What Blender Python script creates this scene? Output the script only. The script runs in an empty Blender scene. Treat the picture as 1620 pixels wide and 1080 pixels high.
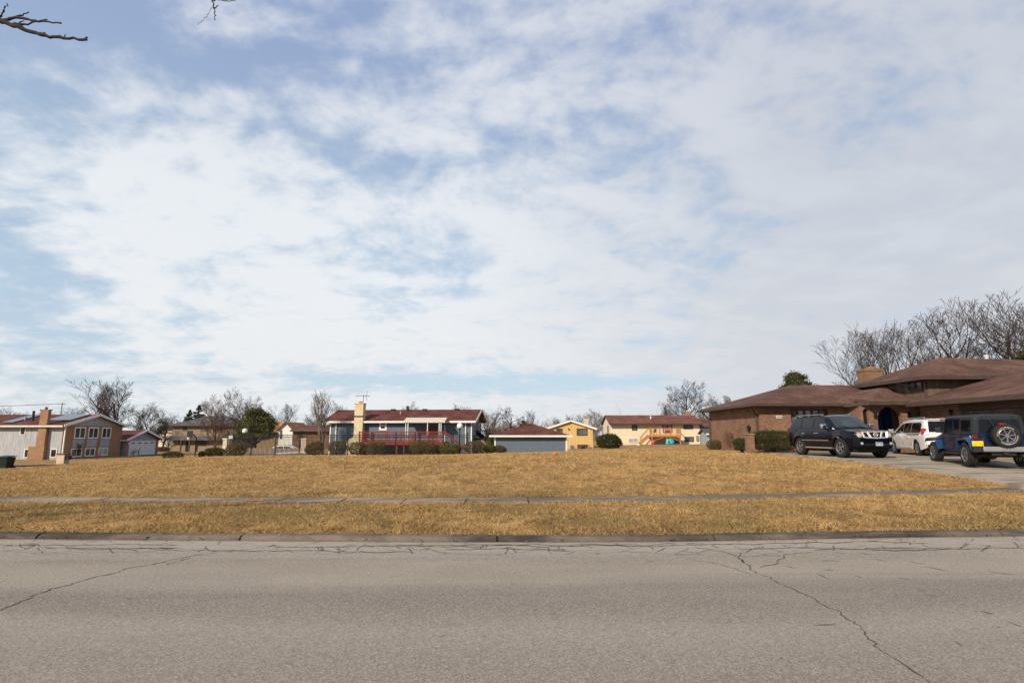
import bpy, math, random
import numpy as np
from mathutils import Vector, Matrix
random.seed(7); RS = np.random.RandomState(11)
C = bpy.context.scene.collection
sc = bpy.context.scene
# ------------------------------------------------------------------ camera geometry
F, CX, CY, H, HOR = 900.0, 810.0, 540.0, 1.8, 686.0
TH = math.atan((HOR - CY) / F); ct, st = math.cos(TH), math.sin(TH)
def ray(u, v):
    dx, dy = (u - CX) / F, (CY - v) / F
    return dx, ct - dy * st, st + dy * ct
def W(u, v, Y):
    a, b, c = ray(u, v); t = Y / b
    return Vector((a * t, Y, H + c * t))
def X(u, Y, v=690): return W(u, v, Y).x
def Z(v, Y): return W(CX, v, Y).z
def Yx(u, x, v=690):
    a, b, c = ray(u, v); return b * x / a
def G(u, v, z=0.0):
    a, b, c = ray(u, v); t = (z - H) / c
    return Vector((a * t, b * t, z))
cam = bpy.data.cameras.new('camera'); cam.lens = 20; cam.sensor_width = 36; cam.clip_end = 6000; cam.clip_start = 0.05
co = bpy.data.objects.new('camera', cam); C.objects.link(co)
co.location = (0, 0, H); co.rotation_euler = (math.pi / 2 + TH, 0, 0); sc.camera = co

# ------------------------------------------------------------------ node helper
class NT:
    def __init__(s, tree): s.t = tree; s.n = tree.nodes; s.l = tree.links
    def new(s, typ, ins=None, **props):
        nd = s.n.new(typ)
        for k, v in props.items(): setattr(nd, k, v)
        for k, v in (ins or {}).items(): s.put(nd.inputs[k], v)
        return nd
    def put(s, sock, v):
        if isinstance(v, bpy.types.NodeSocket): s.l.new(v, sock)
        elif v is not None:
            try: sock.default_value = v
            except Exception: sock.default_value = (v[0], v[1], v[2], 1)
    def math(s, op, a, b=None, c=None, clamp=False):
        nd = s.n.new('ShaderNodeMath'); nd.operation = op; nd.use_clamp = clamp
        s.put(nd.inputs[0], a)
        if b is not None: s.put(nd.inputs[1], b)
        if c is not None: s.put(nd.inputs[2], c)
        return nd.outputs[0]
    def vmath(s, op, a, b=None):
        nd = s.n.new('ShaderNodeVectorMath'); nd.operation = op
        s.put(nd.inputs[0], a)
        if b is not None: s.put(nd.inputs[1], b)
        return nd.outputs['Value'] if op in ('DOT_PRODUCT', 'LENGTH') else nd.outputs[0]
    def mix(s, f, a, b, mode='MIX'):
        nd = s.n.new('ShaderNodeMix'); nd.data_type = 'RGBA'; nd.blend_type = mode
        s.put(nd.inputs[0], f)
        for i, c in ((6, a), (7, b)):
            if isinstance(c, bpy.types.NodeSocket): s.l.new(c, nd.inputs[i])
            else: nd.inputs[i].default_value = (c[0], c[1], c[2], 1)
        return nd.outputs[2]
    def ramp(s, f, lo, hi):
        nd = s.n.new('ShaderNodeMapRange'); nd.clamp = True; nd.interpolation_type = 'SMOOTHSTEP'
        s.put(nd.inputs[0], f); nd.inputs[1].default_value = lo; nd.inputs[2].default_value = hi
        return nd.outputs[0]
    def noise(s, vec, scale, detail=4, rough=.55, dist=0.0):
        nd = s.n.new('ShaderNodeTexNoise'); s.put(nd.inputs['Vector'], vec)
        nd.inputs['Scale'].default_value = scale; nd.inputs['Detail'].default_value = detail
        nd.inputs['Roughness'].default_value = rough; nd.inputs['Distortion'].default_value = dist
        return nd.outputs['Fac']
    def scalev(s, vec, sx, sy, sz):
        return s.vmath('MULTIPLY', vec, (sx, sy, sz))
def newmat(name):
    m = bpy.data.materials.new(name); m.use_nodes = True
    nt = NT(m.node_tree); b = nt.n['Principled BSDF']
    return m, nt, b
def obj_co(nt): return nt.new('ShaderNodeTexCoord').outputs['Object']
def bumpn(nt, b, h, strength, dist=.02):
    bp = nt.new('ShaderNodeBump', {'Height': h, 'Strength': strength, 'Distance': dist})
    nt.l.new(bp.outputs[0], b.inputs['Normal'])
def pm(name, col, rough=.6, var=.18, scale=3.0, bump=.0, metal=0.0, spec=.5, bscale=40, stretch=(1, 1, 1), coat=0.0):
    m, nt, b = newmat(name); c = nt.scalev(obj_co(nt), *stretch)
    n = nt.noise(c, scale, 6, .6)
    d = [max(0, k * (1 - var)) for k in col]; l = [min(1, k * (1 + var)) for k in col]
    nt.put(b.inputs['Base Color'], nt.mix(nt.ramp(n, .3, .7), d, l))
    b.inputs['Roughness'].default_value = rough; b.inputs['Metallic'].default_value = metal
    b.inputs['Specular IOR Level'].default_value = spec
    if coat: b.inputs['Coat Weight'].default_value = coat; b.inputs['Coat Roughness'].default_value = .04
    if rough >= .5: b.inputs['Specular IOR Level'].default_value = min(spec, .22)
    if bump: bumpn(nt, b, nt.noise(c, bscale, 4), bump)
    return m
def wallvec(nt, sx=1, sz=1):
    sp = nt.new('ShaderNodeSeparateXYZ', {0: obj_co(nt)})
    a = nt.math('MULTIPLY', nt.math('ADD', sp.outputs[0], sp.outputs[1]), sx)
    return nt.new('ShaderNodeCombineXYZ', {0: a, 1: nt.math('MULTIPLY', sp.outputs[2], sz), 2: 0.0}).outputs[0], sp
def brick(name, c1, c2, mortar, w=.21, h=.075, var=.3, msize=.01):
    m, nt, b = newmat(name); v, sp = wallvec(nt)
    bt = nt.new('ShaderNodeTexBrick', {'Vector': v, 'Color1': c1, 'Color2': c2, 'Mortar': mortar, 'Scale': 1.0, 'Mortar Size': msize, 'Brick Width': w, 'Row Height': h, 'Bias': -.1})
    n = nt.noise(obj_co(nt), 1.1, 6, .65)
    n2 = nt.noise(nt.scalev(obj_co(nt), 5, 5, 12), 1.0, 3, .6)
    col = nt.mix(nt.math('MULTIPLY', nt.ramp(n, .35, .75), var), bt.outputs[0], [k * .5 for k in c1])
    col = nt.mix(nt.math('MULTIPLY', nt.ramp(n2, .48, .66), .55), col, [min(1, k * 2.0) for k in c1])
    nt.put(b.inputs['Base Color'], col); b.inputs['Roughness'].default_value = .9; b.inputs['Specular IOR Level'].default_value = .12
    bumpn(nt, b, bt.outputs[1], -.4, .01)
    return m
def lap(name, col, period=.2, vertical=False, dark=.55, width=.12, var=.12, rough=.6):
    m, nt, b = newmat(name); v, sp = wallvec(nt)
    axis = nt.math('ADD', sp.outputs[0], sp.outputs[1]) if vertical else sp.outputs[2]
    fr = nt.math('FRACT', nt.math('DIVIDE', axis, period))
    line = nt.math('LESS_THAN', fr, width)
    n = nt.noise(nt.scalev(obj_co(nt), 1, 1, .25 if vertical else 1.5), 2.2, 6, .65)
    base = nt.mix(nt.ramp(n, .3, .75), [k * (1 - var) for k in col], [min(1, k * (1 + var)) for k in col])
    nt.put(b.inputs['Base Color'], nt.mix(nt.math('MULTIPLY', line, 1 - dark), base, [k * .25 for k in col]))
    b.inputs['Roughness'].default_value = rough; b.inputs['Specular IOR Level'].default_value = .2
    bumpn(nt, b, fr, .5, .02)
    return m
def shingle(name, c1, c2):
    m, nt, b = newmat(name); v, sp = wallvec(nt, 1, 3.2)
    bt = nt.new('ShaderNodeTexBrick', {'Vector': v, 'Color1': c1, 'Color2': c2, 'Mortar': [k * .45 for k in c1], 'Scale': 1.0, 'Mortar Size': .02, 'Brick Width': .33, 'Row Height': .17, 'Bias': 0.0})
    n = nt.noise(obj_co(nt), .6, 6, .6); n2 = nt.noise(obj_co(nt), 6, 4, .7)
    col = nt.mix(nt.ramp(n, .35, .7), bt.outputs[0], [k * 1.25 for k in c2])
    col = nt.mix(nt.math('MULTIPLY', nt.ramp(n2, .45, .7), .6), col, [k * .55 for k in c1])
    nt.put(b.inputs['Base Color'], col); b.inputs['Roughness'].default_value = .95; b.inputs['Specular IOR Level'].default_value = .1
    bumpn(nt, b, n2, .4, .02)
    return m
def glass(name, col, rough=.04, var=.5, scale=.7):
    m, nt, b = newmat(name)
    n = nt.noise(nt.scalev(obj_co(nt), 1, 1, .4), scale, 3)
    nt.put(b.inputs['Base Color'], nt.mix(nt.ramp(n, .4, .6), [k * (1 - var) for k in col], [min(1, k * (1 + var)) for k in col]))
    b.inputs['Roughness'].default_value = rough; b.inputs['Specular IOR Level'].default_value = .4
    return m
def grassmat(name, blades=False):
    m, nt, b = newmat(name); c = obj_co(nt)
    n1 = nt.noise(nt.scalev(c, 1, .55, 1), .28, 6, .6, .4)
    n2 = nt.noise(nt.scalev(c, 1, .7, 1), 1.6, 6, .7, .6)
    n3 = nt.noise(c, 14, 6, .75)
    n4 = nt.noise(nt.scalev(c, 1, .6, 1), .9, 5, .65, 1.0)
    col = nt.mix(nt.ramp(n1, .3, .7), (.42, .246, .090), (.61, .372, .138))
    col = nt.mix(nt.math('MULTIPLY', nt.ramp(n2, .42, .72), .7), col, (.82, .55, .24))
    col = nt.mix(nt.math('MULTIPLY', nt.ramp(n4, .46, .68), .8), col, (.22, .122, .036))
    n6 = nt.noise(nt.scalev(c, .6, .5, 1), .16, 4, .6, .8)
    col = nt.mix(nt.math('MULTIPLY', nt.ramp(n6, .48, .66), .42), col, (.27, .165, .065))
    n5 = nt.noise(nt.scalev(c, 1, .8, 1), 4.2, 5, .7, .8)
    col = nt.mix(nt.math('MULTIPLY', nt.ramp(n5, .50, .64), .85), col, (.115, .062, .022))
    # olive tint where some green survives (near the pavement)
    sp = nt.new('ShaderNodeSeparateXYZ', {0: c})
    ng = nt.noise(c, .5, 4, .6)
    near = nt.math('SUBTRACT', 1.0, nt.ramp(sp.outputs[1], 11.5, 19.0))
    gg = nt.math('MULTIPLY', nt.math('MULTIPLY', near, nt.ramp(ng, .40, .62)), .75)
    col = nt.mix(gg, col, (.205, .150, .048))
    kb = nt.math('SUBTRACT', 1.0, nt.ramp(sp.outputs[1], 9.6, 11.0))
    col = nt.mix(nt.math('MULTIPLY', kb, .55), col, (.25, .135, .06))
    col = nt.mix(nt.math('MULTIPLY', nt.ramp(n3, .5, .7), .65), col, (.12, .07, .025) if not blades else (.22, .13, .05))
    if blades:
        info = nt.new('ShaderNodeAttribute', attribute_name='tone')
        col = nt.mix(nt.ramp(info.outputs['Fac'], .0, 1.0), nt.mix(.6, col, (.10, .055, .018)), nt.mix(.42, col, (1.0, .70, .32)))
    nt.put(b.inputs['Base Color'], col); b.inputs['Roughness'].default_value = .9; b.inputs['Specular IOR Level'].default_value = .15
    if not blades: col2 = nt.mix(.30, col, (.10, .06, .025)); nt.put(b.inputs['Base Color'], col2); bumpn(nt, b, nt.math('ADD', n3, nt.math('MULTIPLY', n2, 1.5)), .9, .06)
    return m
M = {}
M['grass'] = grassmat('dry_grass'); M['blade'] = grassmat('dry_grass_blade', True)
def asphalt():
    m, nt, b = newmat('old_asphalt'); c = obj_co(nt)
    uv = nt.new('ShaderNodeUVMap', uv_map='edge').outputs[0]
    sp = nt.new('ShaderNodeSeparateXYZ', {0: uv}); d = sp.outputs[1]       # metres from the kerb
    fine = nt.noise(c, 48, 4, .85); fine2 = nt.noise(c, 120, 3, .85); mid = nt.noise(c, 6, 5, .65)
    track = nt.noise(nt.scalev(c, .10, 1.1, 1), 1.0, 5, .6, .3); patch = nt.noise(nt.scalev(c, .5, 1, 1), .55, 5, .6)
    col = nt.mix(nt.ramp(patch, .3, .7), (.262, .225, .184), (.325, .281, .232))
    col = nt.mix(nt.math('MULTIPLY', nt.ramp(track, .48, .68), .5), col, (.185, .157, .135))
    wheel = nt.math('SUBTRACT', 1.0, nt.ramp(nt.math('ABSOLUTE', nt.math('SUBTRACT', nt.math('ADD', d, nt.math('MULTIPLY', track, .9)), 4.05)), .0, .95))
    col = nt.mix(nt.math('MULTIPLY', nt.math('MULTIPLY', wheel, nt.ramp(patch, .22, .6)), .62), col, (.135, .118, .106))
    pale = nt.math('SUBTRACT', 1.0, nt.ramp(nt.math('ABSOLUTE', nt.math('SUBTRACT', nt.math('ADD', d, nt.math('MULTIPLY', patch, .8)), 5.0)), .05, .6))
    col = nt.mix(nt.math('MULTIPLY', pale, .40), col, (.36, .33, .295))
    col = nt.mix(nt.math('MULTIPLY', nt.ramp(nt.math('ADD', d, patch), 3.0, 6.5), .42), col, (.15, .13, .112))
    edge = nt.math('SUBTRACT', 1.0, nt.ramp(d, .55, 1.2))
    col = nt.mix(nt.math('MULTIPLY', edge, .6), col, (.38, .335, .275))
    col = nt.mix(nt.math('MULTIPLY', nt.ramp(fine, .52, .62), .6), col, (.085, .072, .06))
    col = nt.mix(nt.math('MULTIPLY', nt.ramp(fine, .47, .38), .5), col, (.56, .49, .40))
    col = nt.mix(nt.math('MULTIPLY', nt.ramp(fine2, .55, .64), .6), col, (.60, .53, .44))
    col = nt.mix(nt.math('MULTIPLY', nt.ramp(mid, .55, .75), .25), col, (.16, .15, .14))
    # alligator cracking beside the kerb
    w = nt.vmath('ADD', c, nt.vmath('MULTIPLY', nt.new('ShaderNodeTexNoise', {'Vector': c, 'Scale': 3.0}).outputs['Color'], (.28, .28, 0)))
    vo = nt.new('ShaderNodeTexVoronoi', {'Vector': nt.scalev(w, 1.0, 3.3, 1), 'Scale': 1.0}, feature='DISTANCE_TO_EDGE')
    crack = nt.math('SUBTRACT', 1.0, nt.ramp(vo.outputs['Distance'], .009, .034))
    lim = nt.math('ADD', .6, nt.math('MULTIPLY', nt.noise(nt.scalev(c, 1, 0, 0), .35, 2), 1.1))
    inz = nt.math('LESS_THAN', d, lim)
    col = nt.mix(nt.math('MULTIPLY', nt.math('MULTIPLY', crack, inz), .45), col, (.045, .04, .036))
    # dirt line lying in the gutter
    gut = nt.math('SUBTRACT', 1.0, nt.ramp(nt.math('ADD', d, nt.math('MULTIPLY', mid, .12)), .08, .2))
    col = nt.mix(nt.math('MULTIPLY', gut, .7), col, (.10, .085, .07))
    nt.put(b.inputs['Base Color'], col); b.inputs['Roughness'].default_value = .88; b.inputs['Specular IOR Level'].default_value = .15
    bumpn(nt, b, nt.math('ADD', fine, nt.math('MULTIPLY', fine2, .5)), .35, .008)
    return m
M['asphalt'] = asphalt()
M['crack'] = pm('crack_dirt', (.085, .074, .064), .95, .3, 20)
M['tar'] = pm('worn_tar_mark', (.13, .12, .112), .9, .3, 30)
def concrete(name, c1, c2, dark, dark_glossy=False, sc_=.6):
    m, nt, b = newmat(name); c = obj_co(nt)
    n = nt.noise(c, sc_, 6, .65, .5); f = nt.noise(c, 30, 4, .7); s = nt.noise(nt.scalev(c, .35, 1.2, 1), .9, 5, .6, .4)
    col = nt.mix(nt.ramp(n, .35, .7), c1, c2)
    k = nt.ramp(s, .46, .60)
    col = nt.mix(nt.math('MULTIPLY', k, .75), col, dark)
    col = nt.mix(nt.math('MULTIPLY', nt.ramp(f, .5, .75), .35), col, dark)
    nt.put(b.inputs['Base Color'], col)
    if dark_glossy:  # patchy darkening that grows towards the right, plus smoother wet patches
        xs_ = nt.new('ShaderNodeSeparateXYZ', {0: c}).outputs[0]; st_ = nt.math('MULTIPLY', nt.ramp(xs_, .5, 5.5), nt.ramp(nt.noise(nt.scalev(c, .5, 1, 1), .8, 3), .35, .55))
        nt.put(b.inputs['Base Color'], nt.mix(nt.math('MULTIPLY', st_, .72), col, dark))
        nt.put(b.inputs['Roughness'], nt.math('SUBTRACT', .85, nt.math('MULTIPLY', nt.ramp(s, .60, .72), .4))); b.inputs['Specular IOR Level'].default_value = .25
    else: b.inputs['Roughness'].default_value = .85; b.inputs['Specular IOR Level'].default_value = .15
    bumpn(nt, b, f, .25, .01)
    return m
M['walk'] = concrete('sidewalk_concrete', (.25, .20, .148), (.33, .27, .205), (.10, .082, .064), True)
M['kerb'] = concrete('kerb_concrete', (.085, .068, .054), (.21, .172, .135), (.04, .033, .028))
M['drive'] = concrete('driveway_concrete', (.34, .285, .22), (.41, .35, .275), (.17, .135, .10), False, .35)
M['blacktop'] = pm('blacktop_drive', (.07, .07, .075), .8, .2, 2)
M['orange_paint'] = pm('orange_marking_paint', (.75, .14, .05), .8, .3, 30)
M['white'] = pm('white_trim', (.74, .73, .70), .5, .06, 2)
M['offwhite'] = pm('cream_trim', (.66, .62, .54), .5, .08, 2)
M['brown_trim'] = pm('brown_trim', (.10, .068, .05), .5, .12, 3)
M['tan_trim'] = pm('weathered_gutter', (.072, .052, .040), .5, .15, 3)
M['dark'] = pm('dark_opening', (.012, .012, .013), .6, .2, 2)
M['pane'] = glass('window_glass', (.03, .036, .042)); M['pane_curtain'] = glass('curtained_glass', (.36, .35, .33), .12, .25, 2.5)
M['pane_dim'] = glass('dim_glass', (.10, .105, .105), .08, .5)
M['brick_red'] = brick('brown_brick', (.175, .086, .052), (.27, .148, .092), (.26, .20, .15), var=.55)
M['brick_left'] = brick('orange_brown_brick', (.27, .14, .075), (.35, .20, .11), (.32, .24, .17), var=.4)
M['brick_cream'] = brick('cream_brick', (.55, .45, .28), (.64, .54, .36), (.53, .46, .34), var=.3)
M['brick_tan'] = brick('tan_brick', (.235, .18, .12), (.29, .225, .155), (.25, .21, .16), var=.4)
M['brick_pale'] = brick('pale_pinkish_brick', (.50, .36, .25), (.58, .45, .33), (.52, .45, .37), var=.3)
M['lap_blue'] = lap('blue_grey_lap_siding', (.125, .165, .215), .24)
M['board_grey'] = lap('grey_board_siding', (.40, .41, .43), .4, True, .6, .09, .16)
M['grey_panel'] = lap('grey_panel_siding', (.34, .36, .41), .3, True, .7, .08)
M['lap_cream'] = lap('cream_siding', (.72, .65, .48), .22, False, .86, .1, .06)
M['board_yellow'] = lap('yellow_board_siding', (.62, .43, .18), .6, True, .75, .06, .07)
M['board_brown'] = lap('weathered_brown_boards', (.15, .105, .072), .3, True, .6, .08, .4)
M['sh_red'] = shingle('red_brown_shingles', (.105, .040, .034), (.135, .053, .043))
M['sh_brown'] = shingle('brown_shingles', (.098, .054, .042), (.138, .078, .060))
M['sh_brownred'] = shingle('faded_brown_shingles', (.15, .065, .048), (.18, .08, .06))
M['sh_grey'] = shingle('grey_shingles', (.085, .085, .095), (.12, .12, .13))
M['sh_orange'] = shingle('rust_orange_shingles', (.42, .19, .07), (.5, .24, .1))
M['solar'] = pm('solar_cells', (.10, .11, .15), .16, .2, 2, 0, .0, .9)
M['red_deck'] = pm('red_stained_wood', (.22, .032, .022), .6, .25, 3)
M['cedar'] = pm('honey_stained_wood', (.44, .20, .065), .6, .2, 3)
M['alu'] = pm('beige_aluminium', (.63, .59, .50), .4, .05, 3)
M['chrome'] = pm('chrome', (.8, .8, .82), .12, .05, 3, 0, 1.0)
M['brightwork'] = pm('bright_trim', (.78, .78, .8), .3, .05, 3, 0, .55)
M['alloy'] = pm('alloy_rim', (.42, .42, .44), .3, .1, 3, 0, .9)
M['iron'] = pm('black_iron', (.014, .014, .016), .5, .1, 3)
M['rubber'] = pm('tyre_rubber', (.022, .022, .023), .8, .2, 8)
M['plastic'] = pm('black_plastic', (.025, .026, .028), .55, .15, 5)
M['hardtop'] = pm('charcoal_hardtop', (.022, .026, .032), .55, .1, 30)
M['suvpaint'] = pm('black_car_paint', (.0035, .004, .008), .13, .15, 2, 0, 0, .2, coat=.22)
M['jeeppaint'] = pm('deep_blue_car_paint', (.003, .010, .042), .16, .12, 2, 0, .1, .35, coat=.4)
M['jeepflare'] = pm('blue_flare_paint', (.016, .060, .155), .25, .08, 2, 0, .2, .4, coat=.4)
M['vanpaint'] = pm('white_car_paint', (.70, .69, .66), .2, .05, 2, 0, 0, .5, coat=.8)
M['carglass'] = pm('car_glass', (.007, .008, .011), .04, .4, .8, 0, 0, .35)
M['shield'] = pm('windshield_glass', (.03, .045, .052), .04, .5, .9, 0, 0, .5)
M['silver'] = pm('silver_plastic', (.33, .33, .33), .35, .06, 3, 0, .4)
M['redlens'] = pm('red_lens', (.45, .012, .012), .12, .3, 14)
M['darkred'] = pm('dark_red_lens', (.12, .01, .012), .15, .3, 14)
M['amber'] = pm('amber_lens', (.85, .28, .05), .12, .2, 14)
M['clearlens'] = pm('headlamp_lens', (.62, .63, .64), .1, .35, 18, 0, .4)
M['plate_white'] = pm('white_plate', (.62, .60, .58), .4, .06, 5); M['plate_blue'] = pm('plate_blue', (.10, .30, .62), .4, .06, 5)
M['plate_yellow'] = pm('yellow_plate', (.86, .58, .03), .4, .06, 5); M['plate_ink'] = pm('plate_ink', (.42, .20, .02), .5, .1, 5)
M['ink'] = pm('dark_ink', (.12, .10, .12), .6, .1, 5)
M['bluedoor'] = pm('bright_blue_door', (.010, .028, .12), .35, .1, 3)
M['globe'] = pm('white_globe_glass', (.82, .80, .78), .25, .03, 2)
M['teal'] = pm('teal_plastic', (.05, .55, .52), .4, .06, 3); M['bluetoy'] = pm('blue_plastic', (.03, .20, .50), .4, .06, 3)
M['pink'] = pm('pink_plastic', (.80, .05, .30), .4, .06, 3); M['redtoy'] = pm('red_plastic', (.55, .05, .05), .4, .06, 3)
M['orange'] = pm('orange_rubber', (.60, .17, .02), .6, .1, 6); M['bin'] = pm('dark_green_bin', (.010, .022, .020), .5, .1, 3)
M['paleblue'] = pm('pale_blue_board', (.55, .66, .66), .5, .06, 3); M['grill'] = pm('dark_red_lid', (.10, .02, .015), .35, .1, 3)
M['wood'] = pm('grey_brown_wood', (.20, .15, .11), .8, .25, 4, .3)
M['fencewood'] = lap('tan_fence_boards', (.30, .24, .19), .16, True, .6, .12)
M['bark'] = pm('grey_brown_bark', (.058, .042, .037), .9, .3, 6, .5, bscale=14)
M['bark_light'] = pm('pale_bark', (.165, .13, .105), .9, .3, 6, .5, bscale=14)
M['bark_dark'] = pm('dark_bark', (.05, .038, .034), .9, .3, 6, .5, bscale=14)
M['twig_red'] = pm('reddish_twigs', (.13, .075, .055), .9, .3, 5)
def leafmat(name, a, b_, c=None):
    m, nt, b = newmat(name)
    info = nt.new('ShaderNodeAttribute', attribute_name='tone')
    col = nt.mix(info.outputs['Fac'], a, b_)
    nt.put(b.inputs['Base Color'], col); b.inputs['Roughness'].default_value = .7; b.inputs['Specular IOR Level'].default_value = .25
    return m
M['leaf_yew'] = leafmat('yew_leaves', (.022, .030, .007), (.065, .070, .016))
M['leaf_olive'] = leafmat('olive_brown_leaves', (.060, .050, .020), (.165, .125, .050))
M['leaf_green'] = leafmat('yellow_green_leaves', (.055, .065, .012), (.15, .15, .035))
M['leaf_juniper'] = leafmat('juniper_leaves', (.050, .058, .018), (.135, .125, .042))
M['leaf_pine'] = leafmat('pine_needles', (.026, .034, .012), (.085, .088, .032))
M['leaf_spruce'] = leafmat('spruce_needles', (.018, .032, .020), (.045, .07, .04))
M['leaf_dead'] = leafmat('dead_leaves', (.06, .035, .02), (.28, .19, .12))

# ------------------------------------------------------------------ mesh builder
class MB:
    def __init__(s): s.v = []; s.f = []; s.m = []
    def add(s, vs, fs, mi=0):
        o = len(s.v); s.v += [tuple(p) for p in vs]
        for f in fs: s.f.append(tuple(o + i for i in f)); s.m.append(mi)
        return s
    def box(s, x0, x1, y0, y1, z0, z1, mi=0):
        v = [(x, y, z) for z in (z0, z1) for x, y in ((x0, y0), (x1, y0), (x1, y1), (x0, y1))]
        return s.add(v, [(3, 2, 1, 0), (4, 5, 6, 7), (0, 1, 5, 4), (1, 2, 6, 5), (2, 3, 7, 6), (3, 0, 4, 7)], mi)
    def slab(s, pts, t, mi=0):           # polygon extruded by vector t (or down by number)
        t = Vector((0, 0, -t)) if not isinstance(t, (Vector, tuple)) else Vector(t)
        n = len(pts); a = [Vector(p) for p in pts]; b = [p + t for p in a]
        nrm = Vector((0, 0, 0))
        for i in range(n): nrm += (a[i] - a[0]).cross(a[(i + 1) % n] - a[0])
        fs = [tuple(range(n)), tuple(range(2 * n - 1, n - 1, -1))] + [((i + 1) % n, i, n + i, n + (i + 1) % n) for i in range(n)]
        if nrm.dot(t) > 0: fs = [tuple(reversed(f)) for f in fs]
        return s.add(a + b, fs, mi)
    def beam(s, p, q, w, h=None, mi=0):
        h = h or w; p, q = Vector(p), Vector(q); d = (q - p).normalized()
        up = Vector((0, 0, 1)) if abs(d.z) < .95 else Vector((0, 1, 0))
        r = d.cross(up).normalized() * w / 2; k = r.cross(d).normalized() * h / 2
        v = [c + a + b for c in (p, q) for a, b in ((-r, -k), (r, -k), (r, k), (-r, k))]
        return s.add(v, [(3, 2, 1, 0), (4, 5, 6, 7), (0, 1, 5, 4), (1, 2, 6, 5), (2, 3, 7, 6), (3, 0, 4, 7)], mi)
    def tube(s, pts, rad, n=8, mi=0, cap=True):
        pts = [Vector(p) for p in pts]; rad = rad if isinstance(rad, (list, tuple)) else [rad] * len(pts)
        vs = []; fs = []
        for i, p in enumerate(pts):
            d = (pts[min(i + 1, len(pts) - 1)] - pts[max(i - 1, 0)]).normalized()
            up = Vector((0, 0, 1)) if abs(d.z) < .9 else Vector((1, 0, 0))
            a = d.cross(up).normalized(); b = a.cross(d)
            for k in range(n):
                t = 2 * math.pi * k / n; vs.append(p + (a * math.cos(t) + b * math.sin(t)) * rad[i])
        for i in range(len(pts) - 1):
            for k in range(n):
                k2 = (k + 1) % n; fs.append((i * n + k, (i + 1) * n + k, (i + 1) * n + k2, i * n + k2))
        if cap: fs += [tuple(range(n)), tuple(range((len(pts) - 1) * n + n - 1, (len(pts) - 1) * n - 1, -1))]
        return s.add(vs, fs, mi)
    def lathe(s, prof, n=20, axis='z', c=(0, 0, 0), mi=0):   # prof: (r, h)
        vs = []; fs = []; c = Vector(c)
        for r, h in prof:
            for k in range(n):
                t = 2 * math.pi * k / n; a, b = r * math.cos(t), r * math.sin(t)
                vs.append(c + Vector({'z': (a, b, h), 'y': (a, h, b), 'x': (h, a, b)}[axis]))
        for i in range(len(prof) - 1):
            for k in range(n):
                k2 = (k + 1) % n; q = (i * n + k, i * n + k2, (i + 1) * n + k2, (i + 1) * n + k)
                fs.append(q if axis != 'y' else q[::-1])
        return s.add(vs, fs, mi)
    def ball(s, c, r, n=14, mi=0, sq=1):
        pr = [(max(.001, r * math.sin(math.pi * i / n)), -r * math.cos(math.pi * i / n) * sq) for i in range(n + 1)]
        return s.lathe(pr, n + 4, 'z', c, mi)
def tag(o, label=None, cat=None, group=None, kind=None):
    if label: o['label'] = label
    if cat: o['category'] = cat
    if group: o['group'] = group
    if kind: o['kind'] = kind
    return o
def obj(name, mb, mats, parent=None, smooth=False, bevel=0, loc=None):
    me = bpy.data.meshes.new(name); me.from_pydata(mb.v, [], mb.f); me.update()
    mats = mats if isinstance(mats, (list, tuple)) else [mats]
    for m in mats: me.materials.append(M[m] if isinstance(m, str) else m)
    if len(mats) > 1: me.polygons.foreach_set('material_index', mb.m)
    if smooth: me.polygons.foreach_set('use_smooth', [True] * len(me.polygons))
    o = bpy.data.objects.new(name, me); C.objects.link(o); o.parent = parent
    if loc: o.location = loc
    if bevel:
        b = o.modifiers.new('bevel', 'BEVEL'); b.width = bevel; b.segments = 3; b.limit_method = 'ANGLE'; b.angle_limit = math.radians(28)
        if smooth: o.modifiers.new('wn', 'WEIGHTED_NORMAL').keep_sharp = False
    return o
def thing(name, label, cat, loc, rz=0, group=None):
    o = bpy.data.objects.new(name, None); C.objects.link(o); o.location = loc; o.rotation_euler = (0, 0, rz)
    o.empty_display_size = .3
    return tag(o, label, cat, group)
def npmesh(name, V, Fc, mats, parent=None, tone=None, nv=3):
    me = bpy.data.meshes.new(name); V = np.asarray(V, np.float32); Fc = np.asarray(Fc, np.int32)
    me.vertices.add(len(V)); me.vertices.foreach_set('co', V.ravel())
    me.loops.add(Fc.size); me.loops.foreach_set('vertex_index', Fc.ravel())
    me.polygons.add(len(Fc)); me.polygons.foreach_set('loop_start', np.arange(0, Fc.size, Fc.shape[1], dtype=np.int32))
    me.polygons.foreach_set('loop_total', np.full(len(Fc), Fc.shape[1], np.int32))
    if tone is not None:
        at = me.attributes.new('tone', 'FLOAT', 'POINT'); at.data.foreach_set('value', np.asarray(tone, np.float32))
    me.update(calc_edges=True); me.validate()
    me.materials.append(M[mats])
    o = bpy.data.objects.new(name, me); C.objects.link(o); o.parent = parent
    return o

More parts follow.
